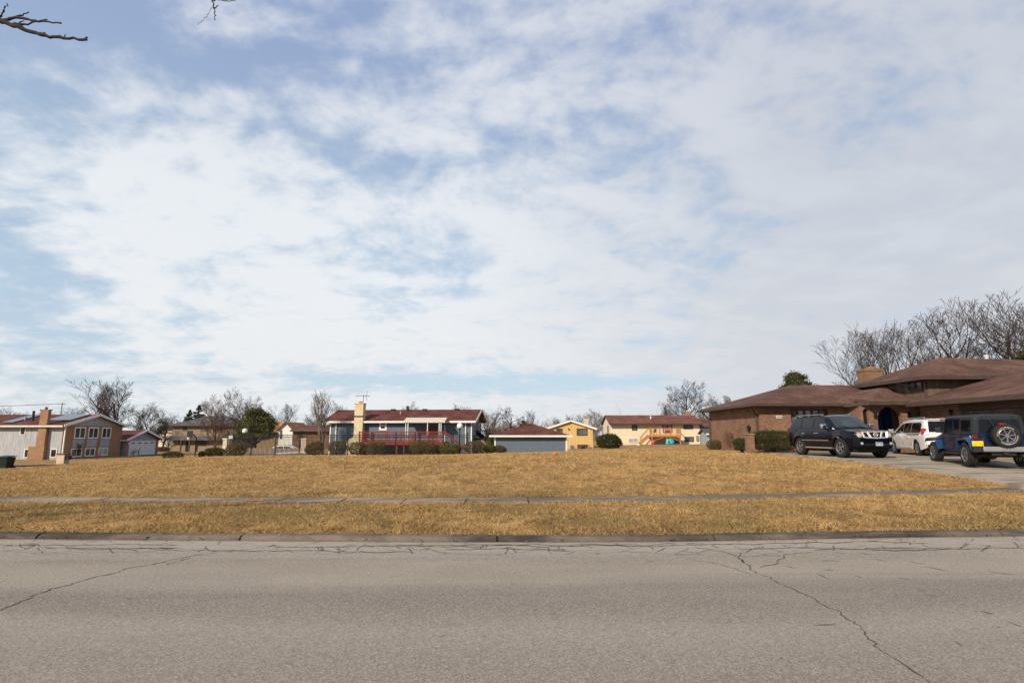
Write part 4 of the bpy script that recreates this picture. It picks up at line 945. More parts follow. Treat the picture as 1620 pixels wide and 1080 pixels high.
# main roof A
ov = .55; zf = e + .22; pk = rz(609, 38.0)
A = [(-ov, -ov, zf), (9.2, -ov, zf), (9.2, D / 2, pk), (D / 2 - .2, D / 2, pk)]
mb = MB(); mb.slab(A, .16); mb.slab([(-ov, D + ov, zf), (-ov, -ov, zf), (D / 2 - .2, D / 2, pk)], .16); mb.slab([(9.2, D + ov, zf), (-ov, D + ov, zf), (D / 2 - .2, D / 2, pk), (9.2, D / 2, pk)], .16)
obj('roof', mb, 'sh_brown', hs)
mb = MB(); mb.box(-ov - .1, XE - .6, -ov - .12, -ov - .004, zf - .17, zf - .03); mb.box(-ov - .12, -ov - .004, -ov - .002, D + ov, zf - .172, zf - .032); gt = obj('gutter', mb, 'tan_trim', hs)
mb = MB(); mb.box(-ov, XE, -ov, -.01, zf - .2, zf - .165); mb.box(-ov, -.01, -.008, D + ov, zf - .198, zf - .167); obj('soffit', mb, 'brown_trim', hs)
# downspouts on the left wall and the front
mb = MB(); mb.beam((-.09, .25, e - .5), (-.09, .25, .1), .1); mb.beam((-ov, -.1, e), (-.09, .25, e - .5), .1); obj('downspout', mb, 'brown_trim', hs)
mb = MB(); mb.beam((-.09, D - .2, e - .5), (-.09, D - .2, .1), .1); mb.beam((-ov, D - .1, e), (-.09, D - .2, e - .5), .1); obj('downspout', mb, 'brown_trim', hs)
# front window: dark frame, curtains behind the glass, five lights
mb = MB(); mb.box(wi0 - .02, wi1 + .02, .30, .36, wz0 - .02, wz1 + .02); back = obj('window_back', mb, 'dark', hs)
wn = window(hs, 'f', .22, wi0, wi1, wz0, wz1, 'tan_trim', 'pane_dim', 4, 0, .07, 'window')
mb = MB(); w5 = (wi1 - wi0) / 5
for i in (1, 2, 3): mb.box(wi0 + w5 * i + .09, wi0 + w5 * (i + 1) - .09, .165, .19, wz1 - 1.2, wz1 - .1)
obj('curtain', mb, 'pane_curtain', wn)
mb = MB(); mb.box(wi0 - .05, wi1 + .05, -.08, .1, wz0 - .1, wz0); obj('sill', mb, 'brick_red', hs)
mb = MB(); a = rx(1230, 33.7); b = rx(1239.5, 33.7); z1_, z0_ = rz(657, 33.7), rz(661.5, 33.7); mb.box(a, b, -.04, .01, z0_, z1_); pq = obj('address_plaque', mb, 'alu', hs)
mb = MB()
for k in range(4): c = a + (b - a) * (k + .6) / 4.2; mb.box(c - .025, c + .025, -.046, -.041, z0_ + .05, z1_ - .05)
obj('numerals', mb, 'ink', pq)
# entry block D
EY = -1.45                                 # front plane of the entry wall (local y)
Yw = R0.y + EY
ex0, ex1 = rx(1365, Yw), rx(1452, Yw)
ac = (rx(1391, Yw) + rx(1430.5, Yw)) / 2; ar = (rx(1430.5, Yw) - rx(1391, Yw)) / 2
ee = rz(639.5, Yw - .5)
zs = rz(643, Yw) - ar                      # spring line
sc0, sw = (rx(1369, Yw) + rx(1377.5, Yw)) / 2, .16; szs = rz(646, Yw) - sw
def arch_wall(mb, x0, x1, y0, y1, z0, z1, arches):
    xs = [x0]
    for (c, r, s) in arches:
        mb.box(xs[-1], c - r, y0, y1, z0, z1)
        n = 14
        for i in range(n):
            t0, t1 = math.pi * (1 - i / n), math.pi * (1 - (i + 1) / n)
            p = [(c + r * math.cos(t0), s + r * math.sin(t0)), (c + r * math.cos(t1), s + r * math.sin(t1))]
            mb.slab([(p[0][0], y0, p[0][1]), (p[1][0], y0, p[1][1]), (p[1][0], y0, z1), (p[0][0], y0, z1)], (0, y1 - y0, 0))
        xs.append(c + r)
    mb.box(xs[-1], x1, y0, y1, z0, z1)
mb = MB(); arch_wall(mb, ex0, ex1 + 1.2, EY, EY + .3, -1, ee + .05, [(sc0, sw, szs), (ac, ar, zs)])
mb.box(ex0, ex0 + .3, EY + .3, -.002, -1, ee + .03)
ew = obj('entry_wall', mb, 'brick_red', hs)
for c, r, s in ((ac, ar, zs), (sc0, sw, szs)):
    mb = MB(); n = 16
    for i in range(n):
        t0, t1 = math.pi * i / n + .02, math.pi * (i + 1) / n - .02; q = r + (.2 if r > .3 else .12)
        mb.slab([(c + r * math.cos(t0), EY - .03, s + r * math.sin(t0)), (c + r * math.cos(t1), EY - .03, s + r * math.sin(t1)), (c + q * math.cos(t1), EY - .03, s + q * math.sin(t1)), (c + q * math.cos(t0), EY - .03, s + q * math.sin(t0))], (0, .05, 0))
    obj('arch_bricks', mb, 'brick_red', ew)
mb = MB(); mb.box(ex0 + .3, ex1 + 1.2, -.05, .2, -1, ee); obj('porch_back_wall', mb, 'brick_red', hs)
mb = MB(); mb.box(ac - ar + .62, ac + .98, -.12, -.05, 0, 2.55); dd = obj('entry_door', mb, 'bluedoor', hs)
mb = MB(); mb.box(ac - ar + 1.1, ac - ar + 1.3, -.135, -.121, .3, 2.2); obj('door_glass', mb, 'pane', dd)
mb = MB(); mb.box(sc0 - sw - .01, sc0 + sw + .01, EY + .2, EY + .28, -.5, szs + sw); sl_ = obj('slot_shutter', mb, 'dark', hs)
mb = MB(); mb.box(sc0 - sw - .005, sc0 + sw + .005, EY + .185, EY + .198, 0, .75); obj('lower_panel', mb, 'bluedoor', sl_)
for u in (1386, 1440):
    c = rx(u, Yw); z_ = rz(658, Yw)
    mb = MB(); mb.lathe([(.02, -.08), (.06, -.03), (.08, .13), (.1, .14), (.02, .24), (.01, .28)], 8, 'z', (c, EY - .16, z_)); lt = obj('wall_lantern', mb, 'iron', hs)
    mb = MB(); mb.box(c - .03, c + .03, EY - .1, EY, z_ - .1, z_ + .02); obj('bracket', mb, 'iron', lt)
# entry roof: side eave, hip, front
r0 = rx(1383, Yw - .45); zt = rz(613, Yw + 1.6); fy = EY - .5
px, py = rx(1394.5, R0.y + .3, 613), .3
ezf = ee + .2
mb = MB(); mb.slab([(r0, 1.2, ezf + .38), (r0, fy, ezf), (px, py, zt), (px, 2.2, zt)], .14); xr = rx(1461, R0.y + fy); mb.slab([(r0, fy, ezf), (xr + 1.5, fy, ezf), (xr + 1.5, 1.2, zt - .1), (px, py, zt)], .14)
obj('entry_roof', mb, 'sh_brown', hs)
mb = MB(); mb.box(r0 - .08, xr + .3, fy - .12, fy - .004, ee - .03, ezf - .02); mb.beam((r0 - .06, fy, ee + .08), (XE - .5, -ov - .05, e + .08), .1, .2); obj('gutter', mb, 'tan_trim', hs)
mb = MB(); mb.box(r0, xr + .3, fy, EY - .01, ee - .02, ee + .03); obj('soffit', mb, 'brown_trim', hs)
# upper storey B
bx = rx(1468, 31.5, 615); by = 31.5 - R0.y; be = rz(596, 31.0) - .12
BD = 5.6
mb = MB(); mb.box(bx, bx + 13, by, by + BD, 1.5, be + .05); obj('upper_wall', mb, 'board_brown', hs)
bo = .55; bzf = be + .2; p1 = (rx(1485, 34.5, 566), 34.5 - R0.y, rz(565.3, 34.5)); p2 = (bx + 15, 36.5 - R0.y, p1[2] - .02)
c1, c2, c3, c4 = (bx - bo, by - bo, bzf), (bx + 14, by - bo, bzf), (bx + 14, by + BD + bo, bzf), (bx - bo, by + BD + bo, bzf)
mb = MB(); mb.slab([c1, c2, p2, p1], .16); mb.slab([c4, c1, p1], .16); mb.slab([c3, c4, p1, p2], .16); obj('upper_roof', mb, 'sh_brown', hs)
mb = MB(); mb.box(bx - bo - .12, bx + 14, by - bo - .12, by - bo - .004, be - .02, bzf - .03); mb.box(bx - bo - .12, bx - bo - .004, by - bo, by + BD + bo, be - .022, bzf - .032); obj('gutter', mb, 'tan_trim', hs)
mb = MB(); mb.box(bx - bo, bx + 14, by - bo, by - .01, be - .012, be + .04); mb.box(bx - bo, bx - .01, by - .008, by + BD + bo, be - .01, be + .038); obj('soffit', mb, 'brown_trim', hs)
wy0, wy1 = Yx(1460.5, R0.x + bx, 612) - R0.y, Yx(1438, R0.x + bx, 612) - R0.y
window(hs, 'l', bx, wy0, wy1, rz(617.5, 32.5), rz(603.5, 32.5), 'tan_trim', 'pane_dim', 1, 0, .06)
mb = MB(); mb.beam((bx - .07, by + .08, be), (bx - .07, by + .08, 2.4), .09); mb.beam((bx - bo, by + 1.7, be - .04), (bx - .1, by + .9, be - .28), .09); obj('downspout', mb, 'brown_trim', hs)
# garage wing C
cxl = rx(1452, 31.0); cz_ = rz(642, 31.0); zz = cz_ + .22
mb = MB(); mb.slab([(cxl, by - .01, zz), (cxl, -19, zz), (cxl + 5.2, -19, zz + 1.55), (cxl + 5.2, by - .01, zz + 1.55)], .16); mb.slab([(cxl + 5.2, by - .01, zz + 1.55), (cxl + 5.2, -19, zz + 1.55), (cxl + 10.4, -19, zz), (cxl + 10.4, by - .01, zz)], .16); obj('garage_roof', mb, 'sh_brown', hs)
mb = MB(); mb.box(cxl - .12, cxl - .004, -19, by - .01, cz_ - .02, zz - .03); obj('gutter', mb, 'tan_trim', hs)
mb = MB(); mb.box(cxl, cxl + .88, -19, by - .01, cz_ - .012, cz_ + .03); obj('soffit', mb, 'brown_trim', hs)
gx = cxl + .9
mb = MB(); mb.box(gx, gx + .3, by - 2.4, by + .4, -1, cz_ + .02); mb.box(ex1 + 1.202, gx - .002, EY + .02, EY + .3, -1, cz_ - .03); obj('garage_wall', mb, 'brick_red', hs); mb = MB(); mb.box(gx, gx + .3, -19, -12.5, -1, cz_ + .02); mb.box(gx + .302, gx + 8.6, -19, -18.7, -1, cz_ + .02); obj('garage_wall', mb, 'brick_red', hs)
mb = MB()
for k in range(2):
    a = by - 2.45 - k * 3.95
    for i in range(4): mb.box(gx + .16, gx + .24, a - 3.8, a, i * .56, i * .56 + .54)
obj('door_header', MB().box(gx + .01, gx + .29, -12.5, by - 2.4, 2.25, cz_ + .02), 'brown_trim', hs)
obj('garage_door', mb, 'board_brown', hs)
mb = MB(); mb.lathe([(.02, -.08), (.06, -.03), (.08, .13), (.1, .14), (.02, .24)], 8, 'z', (gx - .13, by - 2.0, 2.1)); obj('wall_lantern', mb, 'iron', hs)
# chimney
Yc = 40.5; a, b = rx(1367, Yc, 586), rx(1396, Yc, 586); zc = rz(580.5, Yc)
mb = MB(); mb.box(a, b, Yc - R0.y, Yc - R0.y + .9, 3, zc - .1); mb.box(a - .05, b + .05, Yc - R0.y - .05, Yc - R0.y + .95, zc - .28, zc - .12); ch = obj('chimney', mb, 'brick_red', hs)
mb = MB(); mb.box(a + .5, a + .9, Yc - R0.y + .2, Yc - R0.y + .6, zc - .1, zc + .05); obj('flue_cap', mb, 'brick_left', ch)
c = rx(1541, 38.5, 566); mb = MB(); mb.tube([(c, 38.5 - R0.y - 1, rz(572, 38)), (c, 38.5 - R0.y - 1, rz(564, 38))], .1, 8); mb.lathe([(.15, rz(565.5, 38)), (.15, rz(563.5, 38)), (.05, rz(562.8, 38))], 10, 'z', (c, 38.5 - R0.y - 1, 0)); obj('roof_vent', mb, 'white', hs)
for u, v in ((1249, 613.2), (1276, 609)): c = rx(u, 39, 611); mb = MB(); mb.box(c - .18, c + .18, 39.2 - R0.y, 39.6 - R0.y, rz(v + 4, 39), rz(v - .5, 39)); obj('roof_vent', mb, 'plastic' if u < 1260 else 'white', hs)
# dish
Yd = 42.6; c, z_ = rx(1149, Yd, 631), rz(631, Yd)
mb = MB(); mb.tube([(c, Yd - R0.y, rz(641, Yd)), (c, Yd - R0.y, z_ - .05)], .03, 8); mb.beam((c, Yd - R0.y, z_ - .2), (c - .1, Yd - R0.y - .45, z_ - .1), .03); ds = obj('dish_mast', mb, 'iron', hs)
mb = MB(); prof = [(.001, .07), (.12, .062), (.25, .035), (.38, 0), (.38, -.012), (.25, .022), (.12, .05), (.001, .056)]
mb.lathe([(r, -h) for r, h in prof], 22, 'y'); 
Mt = Matrix.Translation((c, Yd - R0.y - .05, z_)) @ Matrix.Rotation(math.radians(25), 4, 'Z') @ Matrix.Rotation(math.radians(-25), 4, 'X') @ Matrix.Diagonal((1.05, 1, .78, 1)); mb.v = [tuple(Mt @ Vector(p)) for p in mb.v]
obj('dish', mb, 'silver', ds, True)
# lamp pillar in the front garden
Yp = 31.6; pp = W(1187, 711, Yp); pz = gzf(pp.x, Yp); ph = Z(685.5, Yp) - pz
t = thing('lamp_pillar', 'short brown brick pillar with a black lantern beside the clipped hedge', 'lamp pillar', (pp.x, Yp, pz))
mb = MB(); mb.box(-.19, .19, -.19, .19, -.2, ph - .06); obj('pillar', mb, 'brick_red', t)
mb = MB(); mb.box(-.23, .23, -.23, .23, ph - .06, ph); obj('cap', mb, 'brick_tan', t)
mb = MB(); mb.tube([(0, 0, ph), (0, 0, ph + .1)], .05, 8); mb.lathe([(.07, ph + .1), (.12, ph + .32), (.15, ph + .33), (.03, ph + .46), (.01, ph + .5)], 8); obj('lantern', mb, 'iron', t)
mb = MB(); mb.box(DXL + 4.2, DXR - 3, 33.3, R0.y + EY + 1.4, .5, .84)
# ------------------------------------------------------------------ fence, lamps, pillars
FY = 49.0
fx = [X(u, FY) for u in (361, 402, 412, 451, 491, 531, 572, 613, 655, 697, 740)]
fx = [X(361, FY) + (X(740, FY) - X(361, FY)) * i / 10 for i in range(11)]
ft = thing('iron_fence', 'long black iron picket fence behind the row of rounded shrubs', 'fence', (fx[0], FY, 0))
topz = Z(687, FY)
for i, x in enumerate(fx):
    g = gzf(x, FY); mb = MB(); mb.box(x - fx[0] - .04, x - fx[0] + .04, -.04, .04, g - .1, topz + .12); mb.box(x - fx[0] - .055, x - fx[0] + .055, -.055, .055, topz + .12, topz + .16); obj('post', mb, 'iron', ft)
for a, b in zip(fx[:-1], fx[1:]):
    mb = MB(); n = 19; g0, g1 = gzf(a, FY), gzf(b, FY)
    for k in range(1, n): c = a + (b - a) * k / n - fx[0]; g = g0 + (g1 - g0) * k / n; mb.box(c - .014, c + .014, -.014, .014, g + .08, topz - .02 + (.05 if k % 2 else 0))
    for z in (topz - .02, topz - .22): mb.box(a - fx[0] + .04, b - fx[0] - .04, -.02, .02, z - .035, z)
    mb.slab([(a - fx[0] + .04, -.02, g0 + .2), (b - fx[0] - .04, -.02, g1 + .2), (b - fx[0] - .04, .02, g1 + .2), (a - fx[0] + .04, .02, g0 + .2)], .035)
    obj('picket_panel', mb, 'iron', ft)
def globe_lamp(label, u, v, Y, rpx, lean):
    p = W(u, v, Y); g = gzf(p.x, Y); r = rpx * Y * .985 / F
    t = thing('globe_lamp', label, 'lamp post', (p.x + lean, Y, g), 0, 'globe lamps at the iron fence')
    mb = MB(); mb.tube([(0, 0, -.1), (0, 0, .3), (-lean, 0, p.z - g - r)], [.07, .05, .045], 10); obj('post', mb, 'iron', t)
    mb = MB(); mb.lathe([(.05, p.z - g - r - .12), (.11, p.z - g - r + .02)], 12, 'z', (-lean, 0, 0)); obj('collar', mb, 'iron', t)
    mb = MB(); mb.ball((-lean, 0, p.z - g), r, 16); obj('globe', mb, 'globe', t, True)
globe_lamp('white globe lamp leaning beside the juniper and the house number sign', 387.5, 681.5, 50.5, 4.0, -.25)
globe_lamp('white globe lamp at the foot of the red deck stairs', 727.5, 673.5, 47.6, 4.7, 0)
def pillar(label, u0, u1, v0, v1, Y):
    a, b = X(u0, Y), X(u1, Y); g = Z(v1, Y); c = (a + b) / 2
    t = thing('stone_pillar', label, 'pillar', (c, Y, g)); h = Z(v0, Y) - g; w = (b - a) / 2
    mb = MB(); mb.box(-w, w, -w, w, -.4, h - .1); obj('shaft', mb, 'brick_pale' if u0 > 400 else 'brick_cream', t); mb = MB(); mb.box(-w - .05, w + .05, -w - .05, w + .05, h - .1, h); obj('cap', mb, 'alu', t)
pillar('cream brick fence pillar at the left end of the iron fence', 355.8, 365.5, 693, 721, 49.6)
pillar('tan brick pillar behind the fence near the white car', 478.5, 486, 693, 710, 54)
p = W(365, 691, 48.8); mb = MB(); mb.box(-.16, .16, -.02, .02, -.12, .12); 
for k in range(3): mb.box(-.09 + k * .07, -.05 + k * .07, -.024, -.02, -.04, .05, 1)
tag(obj('number_sign', mb, ['paleblue', 'ink'], loc=tuple(p)), 'small pale house number sign on the left fence end', 'sign')
# low tan board wall and pale board behind the fence, white car beyond it
a, b = X(389, 56), X(488, 56); mb = MB(); n = int((b - a) / .16)
for k in range(n): x = a + (b - a) * k / n; mb.box(x + .006, x + .154, 55.97, 56.03, -1.0, Z(708.5, 56) + .02 * (k % 2)); 
mb.box(a, b, 56.03, 56.09, Z(711, 56) - .1, Z(711, 56)); tag(obj('board_wall', mb, 'fencewood'), 'low tan board wall behind the left half of the iron fence', 'fence')
a, b = X(440, 52.5), X(485, 52.5); mb = MB(); mb.slab([(a, 52.3, Z(716.3, 52.5)), (b, 52.3, Z(713.6, 52.5)), (b, 53.1, Z(713.6, 52.5)), (a, 53.1, Z(716.3, 52.5))], .1)
tag(obj('diving_board', mb, 'paleblue', bevel=.02), 'long pale blue diving board behind the iron fence', 'diving board')
# hedge-like dark things left of the tan house
p = W(879, 720.5, 30.0); mb = MB(); mb.ball((0, 0, .08), .098, 14); tag(obj('ball', mb, 'orange', loc=(p.x, 30.0, gzf(p.x, 30.0)), smooth=True), 'small orange ball lying on the lawn', 'ball')
# utility pole with wires
Yu = 170.0; p = W(92, 690, Yu); 
t = thing('utility_pole', 'wooden utility pole with crossarm and wires behind the grey house', 'utility pole', (p.x, Yu, -2))
zt = Z(637, Yu) + 2; mb = MB(); mb.tube([(0, 0, 0), (0, 0, zt)], [.17, .12], 8); obj('pole', mb, 'wood', t)
mb = MB(); mb.box(-1.5, .9, -.08, .08, zt - .45, zt - .25); obj('crossarm', mb, 'wood', t)
mb = MB()
for k, dx in enumerate((-1.4, .8)):
    for sx, L_ in ((-1, 70),):
        pts = [(dx + sx * L_ * i / 14, L_ * .12 * i / 14, zt - .2 - 2.2 * 4 * (i / 14) * (1 - i / 14) * (L_ / 190)) for i in range(15)]; mb.tube(pts, .035, 4, 0, False)
obj('wire', mb, 'iron', t)
# ------------------------------------------------------------------ vehicles (x forward, y left, z up)
def loft(mb, secs, mi=0, caps=True):
    n = len(secs[0][1]); o = len(mb.v); W2 = 2 * n - 1
    for x, pts in secs:
        full = [(x + (p[2] if len(p) > 2 else 0), -p[0], p[1]) for p in pts] + [(x + (p[2] if len(p) > 2 else 0), p[0], p[1]) for p in reversed(pts[:-1])]
        mb.v += full
    for i in range(len(secs) - 1):
        for k in range(W2 - 1):
            a = o + i * W2 + k; mb.f.append((a, a + 1, a + W2 + 1, a + W2)); mb.m.append(mi)
    if caps:
        mb.f.append(tuple(range(o + W2 - 1, o - 1, -1))); mb.m.append(mi)
        e_ = o + (len(secs) - 1) * W2; mb.f.append(tuple(range(e_, e_ + W2))); mb.m.append(mi)
def wheelmesh(r, w, rr, kind):
    mb = MB(); h = w / 2
    mb.lathe([(rr * .98, -h * .7), (rr, -h * .95), (r * .9, -h), (r * .975, -h * .82), (r * .985, -h * .5), (r * .985, h * .5), (r * .975, h * .82), (r * .9, h), (rr, h * .95), (rr * .98, h * .7)], 30, 'y')
    for k in range(30):
        t = k * math.pi / 15; c, s_ = math.cos(t), math.sin(t)
        for y in (-h * .62, 0, h * .62): mb.beam((r * .985 * c, y - h * .2, r * .985 * s_), (r * .985 * c, y + h * .2, r * .985 * s_), .035, .04)
    if kind == 'letters':
        for k in range(46):
            if k % 23 > 17: continue
            t = k * 2 * math.pi / 46; rad = rr + .035; c, s_ = math.cos(t), math.sin(t)
            p = Vector((rad * c, h + .002, rad * s_)); d = Vector((c, 0, s_)) * .016
            mb.beam(p - d, p + d, .018, .012, 1)
    rb = MB(); q = rr
    for sg in (1, -1) if kind != 'x' else (1,):
        rb.lathe([(q, sg * h * .92), (q * .94, sg * h * .99), (q * .88, sg * h * .88), (q * .86, sg * h * .4)], 30, 'y', mi=0)
        rb.lathe([(q * .87, sg * h * .42), (.001, sg * h * .36)], 24, 'y', mi=1)
        rb.lathe([(q * .23, sg * h * .5), (q * .2, sg * h * .9), (.001, sg * h * .92)], 14, 'y', mi=0)
        ns = 5 if kind == 'five' else 7
        for k in range(ns):
            t = 2 * math.pi * k / ns + .3
            for dt in ((-.13, .13) if kind in ('pairs', 'five') else (0,)):
                a, b = Vector((q * .16 * math.cos(t), sg * h * .82, q * .16 * math.sin(t))), Vector((q * .92 * math.cos(t + dt), sg * h * .86, q * .92 * math.sin(t + dt)))
                rb.beam(a, b, q * (.17 if len((dt,)) and kind not in ('pairs', 'five') else .12), h * .25, 0)
    return mb, rb
def add_wheel(par, mesh_t, mesh_r, loc, name='wheel'):
    w = bpy.data.objects.new(name, mesh_t); C.objects.link(w); w.parent = par; w.location = loc
    r = bpy.data.objects.new('rim', mesh_r); C.objects.link(r); r.parent = w; return w
def make_wheels(par, r, w, rr, kind, spots, mats_t=('rubber', 'white')):
    tb, rb = wheelmesh(r, w, rr, kind)
    a = obj('wheel', tb, list(mats_t), par, True); b = obj('rim', rb, ['alloy', 'plastic'], a)
    a.location = spots[0]
    for s in spots[1:]: add_wheel(par, a.data, b.data, s)
    return a, b
def arch_z(x, wheels, R, zc, zb):
    for wx in wheels:
        if abs(x - wx) < R: return max(zb, zc + math.sqrt(R * R - (x - wx) ** 2))
    return zb
def stations(x0, x1, wheels, R, extra):
    xs = set([x0, x1] + list(extra))
    for w in wheels:
        for k in range(13): xs.add(w + R * math.cos(math.pi * k / 12))
        xs.add(w + R + .004); xs.add(w - R - .004)
    return sorted(x for x in xs if x0 <= x <= x1)
def sidequad(mb, poly, yf, t=.012):      # poly (x,z) on both sides, y from function
    for sg in (1, -1):
        a = [(x, sg * (yf(x, z) + t), z) for x, z in poly]
        if sg > 0: a = a[::-1]
        mb.slab(a, (0, -sg * .02, 0))
def strip_side(poly, yf, sg, xs, t=.014):   # convex window outline laid on the curved cabin side
    mb = MB(); lo, hi = min(p[0] for p in poly), max(p[0] for p in poly); X_ = sorted(set([lo, hi] + [x for x in xs if lo < x < hi] + [p[0] for p in poly] + [lo + (hi - lo) * i / 6 for i in range(1, 6)]))
    def zr(x):
        z = []
        for (xa, za), (xb, zb) in zip(poly, poly[1:] + poly[:1]):
            if abs(xb - xa) < 1e-6:
                if abs(x - xa) < 1e-6: z += [za, zb]
            elif min(xa, xb) - 1e-6 <= x <= max(xa, xb) + 1e-6: z.append(za + (zb - za) * (x - xa) / (xb - xa))
        return min(z), max(z)
    V = []
    for x in X_:
        a, b = zr(x)
        for k in range(4): z = a + (b - a) * k / 3; V.append((x, sg * (yf(x, z) + t), z))
    fs = []
    for i in range(len(X_) - 1):
        for k in range(3): q = i * 4 + k; f = (q, q + 4, q + 5, q + 1); fs.append(f if sg < 0 else f[::-1])
    return mb.add(V, fs)
def one_side(poly, yf, sg, t=.012):
    mb = MB(); a = [(x, sg * (yf(x, z) + t), z) for x, z in poly]
    mb.slab(a, (0, -sg * .02, 0)); return mb
def plate(par, loc_fn, cols):
    pass
def smooth_car(name, label, loc, rz, P):
    t = thing(name, label, 'car', loc, rz); wh = P['wheels']; R = P['R']; zc = P['r']
    top = lambda x: float(np.interp(x, *zip(*P['top']))); wid = lambda x: float(np.interp(x, *zip(*P['wid'])))
    secs = []
    for x in stations(P['x0'], P['x1'], wh, R, [p[0] for p in P['top']] + [p[0] for p in P['wid']]):
        zb = arch_z(x, wh, R, zc, float(np.interp(x, *zip(*P['bot'])))); w = wid(x); zt = top(x); fl = P.get('flare', 0) * max(0, 1 - min(abs(x - q) for q in wh) / (R * 1.35))
        m1 = max(zb + .03, .62); m2 = max(zb + .05, .86)
        m2 = min(m2, zt - .1); m1 = min(m1, m2 - .02)
        secs.append((x, [(w - .05 + fl, zb), (w - .012 + fl, m1), (w + fl * .4, m2), (w - .015, zt - .09), (w - .06, zt - .02), (w * .72, zt + .012), (0, zt + P.get('crown', .03))]))
    mb = MB(); loft(mb, secs)
    cab = P['cab']; cs = []
    for x, zt, wb, wt in cab:
        z0 = P['belt']; cs.append((x, [(wb, z0 - .12), (wb, z0), (wb + (wt - wb) * .5 + .012, z0 + (zt - z0) * .5), (wt, zt - .06), (wt - .07, zt - .005), (wt * .5, zt + .025), (0, zt + .035)]))
    loft(mb, cs)
    body = obj('body', mb, P['paint'], t, True, .02)
    def yf(x, z):
        zt, wb, wt = [float(np.interp(x, [c[0] for c in cab], [c[k] for c in cab])) for k in (1, 2, 3)]
        z0 = P['belt']; return float(np.interp(z, [z0, z0 + (zt - z0) * .5, max(zt - .06, z0 + (zt - z0) * .5 + .001)], [wb, wb + (wt - wb) * .5 + .012, wt]))
    for sg in (1, -1):
        for poly in P['side_windows']: obj('side_window', strip_side(poly, yf, sg, [c[0] for c in cab]), 'carglass', t, True)
    for nm, q in P['glass']:
        mb = MB(); xa, xb = q; V = []; nx_, ny_ = 6, 10; dzx = (float(np.interp(xb, [c[0] for c in cab], [c[1] for c in cab])) - float(np.interp(xa, [c[0] for c in cab], [c[1] for c in cab]))) / (xb - xa); nl = math.hypot(dzx, 1)
        for i in range(nx_ + 1):
            x = xa + (xb - xa) * i / nx_; zt, wt = [float(np.interp(x, [c[0] for c in cab], [c[k] for c in cab])) for k in (1, 3)]
            for j in range(ny_ + 1):
                y = (wt - .075) * (2 * j / ny_ - 1); z = float(np.interp(abs(y), [0, wt * .5, wt - .07], [zt + .035, zt + .025, zt - .005])); V.append((x - .014 * dzx / nl, y, z + .014 / nl))
        fs = [(i * (ny_ + 1) + j, (i + 1) * (ny_ + 1) + j, (i + 1) * (ny_ + 1) + j + 1, i * (ny_ + 1) + j + 1) for i in range(nx_) for j in range(ny_)]
        mb.add(V, fs); obj(nm, mb, 'shield' if nm == 'windshield' else 'carglass', t)
    # dark under body and arches
    mb = MB(); mb.box(P['x0'] + .25, P['x1'] - .25, -wid(0) + .22, wid(0) - .22, .3, .7); mb.box(P['x0'] + .6, P['x1'] - .6, -.3, .3, .22, .31)
    obj('underbody', mb, 'plastic', t)
    make_wheels(t, P['r'], P['tw'], P['rr'], P['spokes'], [(x, s * P['track'], P['r']) for x in wh for s in (-1, 1)])
    # door seams, handles, mirrors
    for sg in (1, -1):
        mb = MB()
        for x in P['seams']:
            mb.slab([(x - .006, sg * (wid(x) + .002), .5), (x + .006, sg * (wid(x) + .002), .5), (x + .006, sg * (wid(x) - .008), P['belt'] - .06), (x - .006, sg * (wid(x) - .008), P['belt'] - .06)], (0, -sg * .012, 0))
        obj('door_seam', mb, 'dark', t)
        for x in P['handles']:
            mb = MB(); mb.box(x - .11, x + .11, min(sg * (wid(x) - .03), sg * (wid(x) + .03)), max(sg * (wid(x) - .03), sg * (wid(x) + .03)), P['belt'] - .2, P['belt'] - .155); obj('door_handle', mb, P['handle_mat'], t, bevel=.008)
        mx = P['mirror']; mb = MB(); y0, y1 = sg * (wid(mx) + .02), sg * (wid(mx) + .27)
        mb.box(mx - .05, mx + .12, min(y0, y1), max(y0, y1), P['belt'] + .03, P['belt'] + .24); mr = obj('side_mirror', mb, P['mirror_mat'], t, True, .04)
        mb = MB(); mb.beam((mx, sg * (wid(mx) - .1), P['belt'] - .03), (mx, sg * (wid(mx) + .1), P['belt'] + .06), .08, .06); obj('mirror_stem', mb, 'plastic', mr)
        mb = MB(); rx0, rx1, rzz, rw = P['rail']; mb.beam((rx0, sg * rw, rzz + .06), (rx1, sg * rw, rzz + .06), .05, .045)
        for x in (rx0 + .03, (rx0 + rx1) / 2, rx1 - .03): mb.beam((x - .05, sg * rw, rzz - .02), (x + .02, sg * rw, rzz + .06), .05, .06)
        obj('roof_rail', mb, P['rail_mat'], t, True, .01)
    return t, body, yf, wid, top
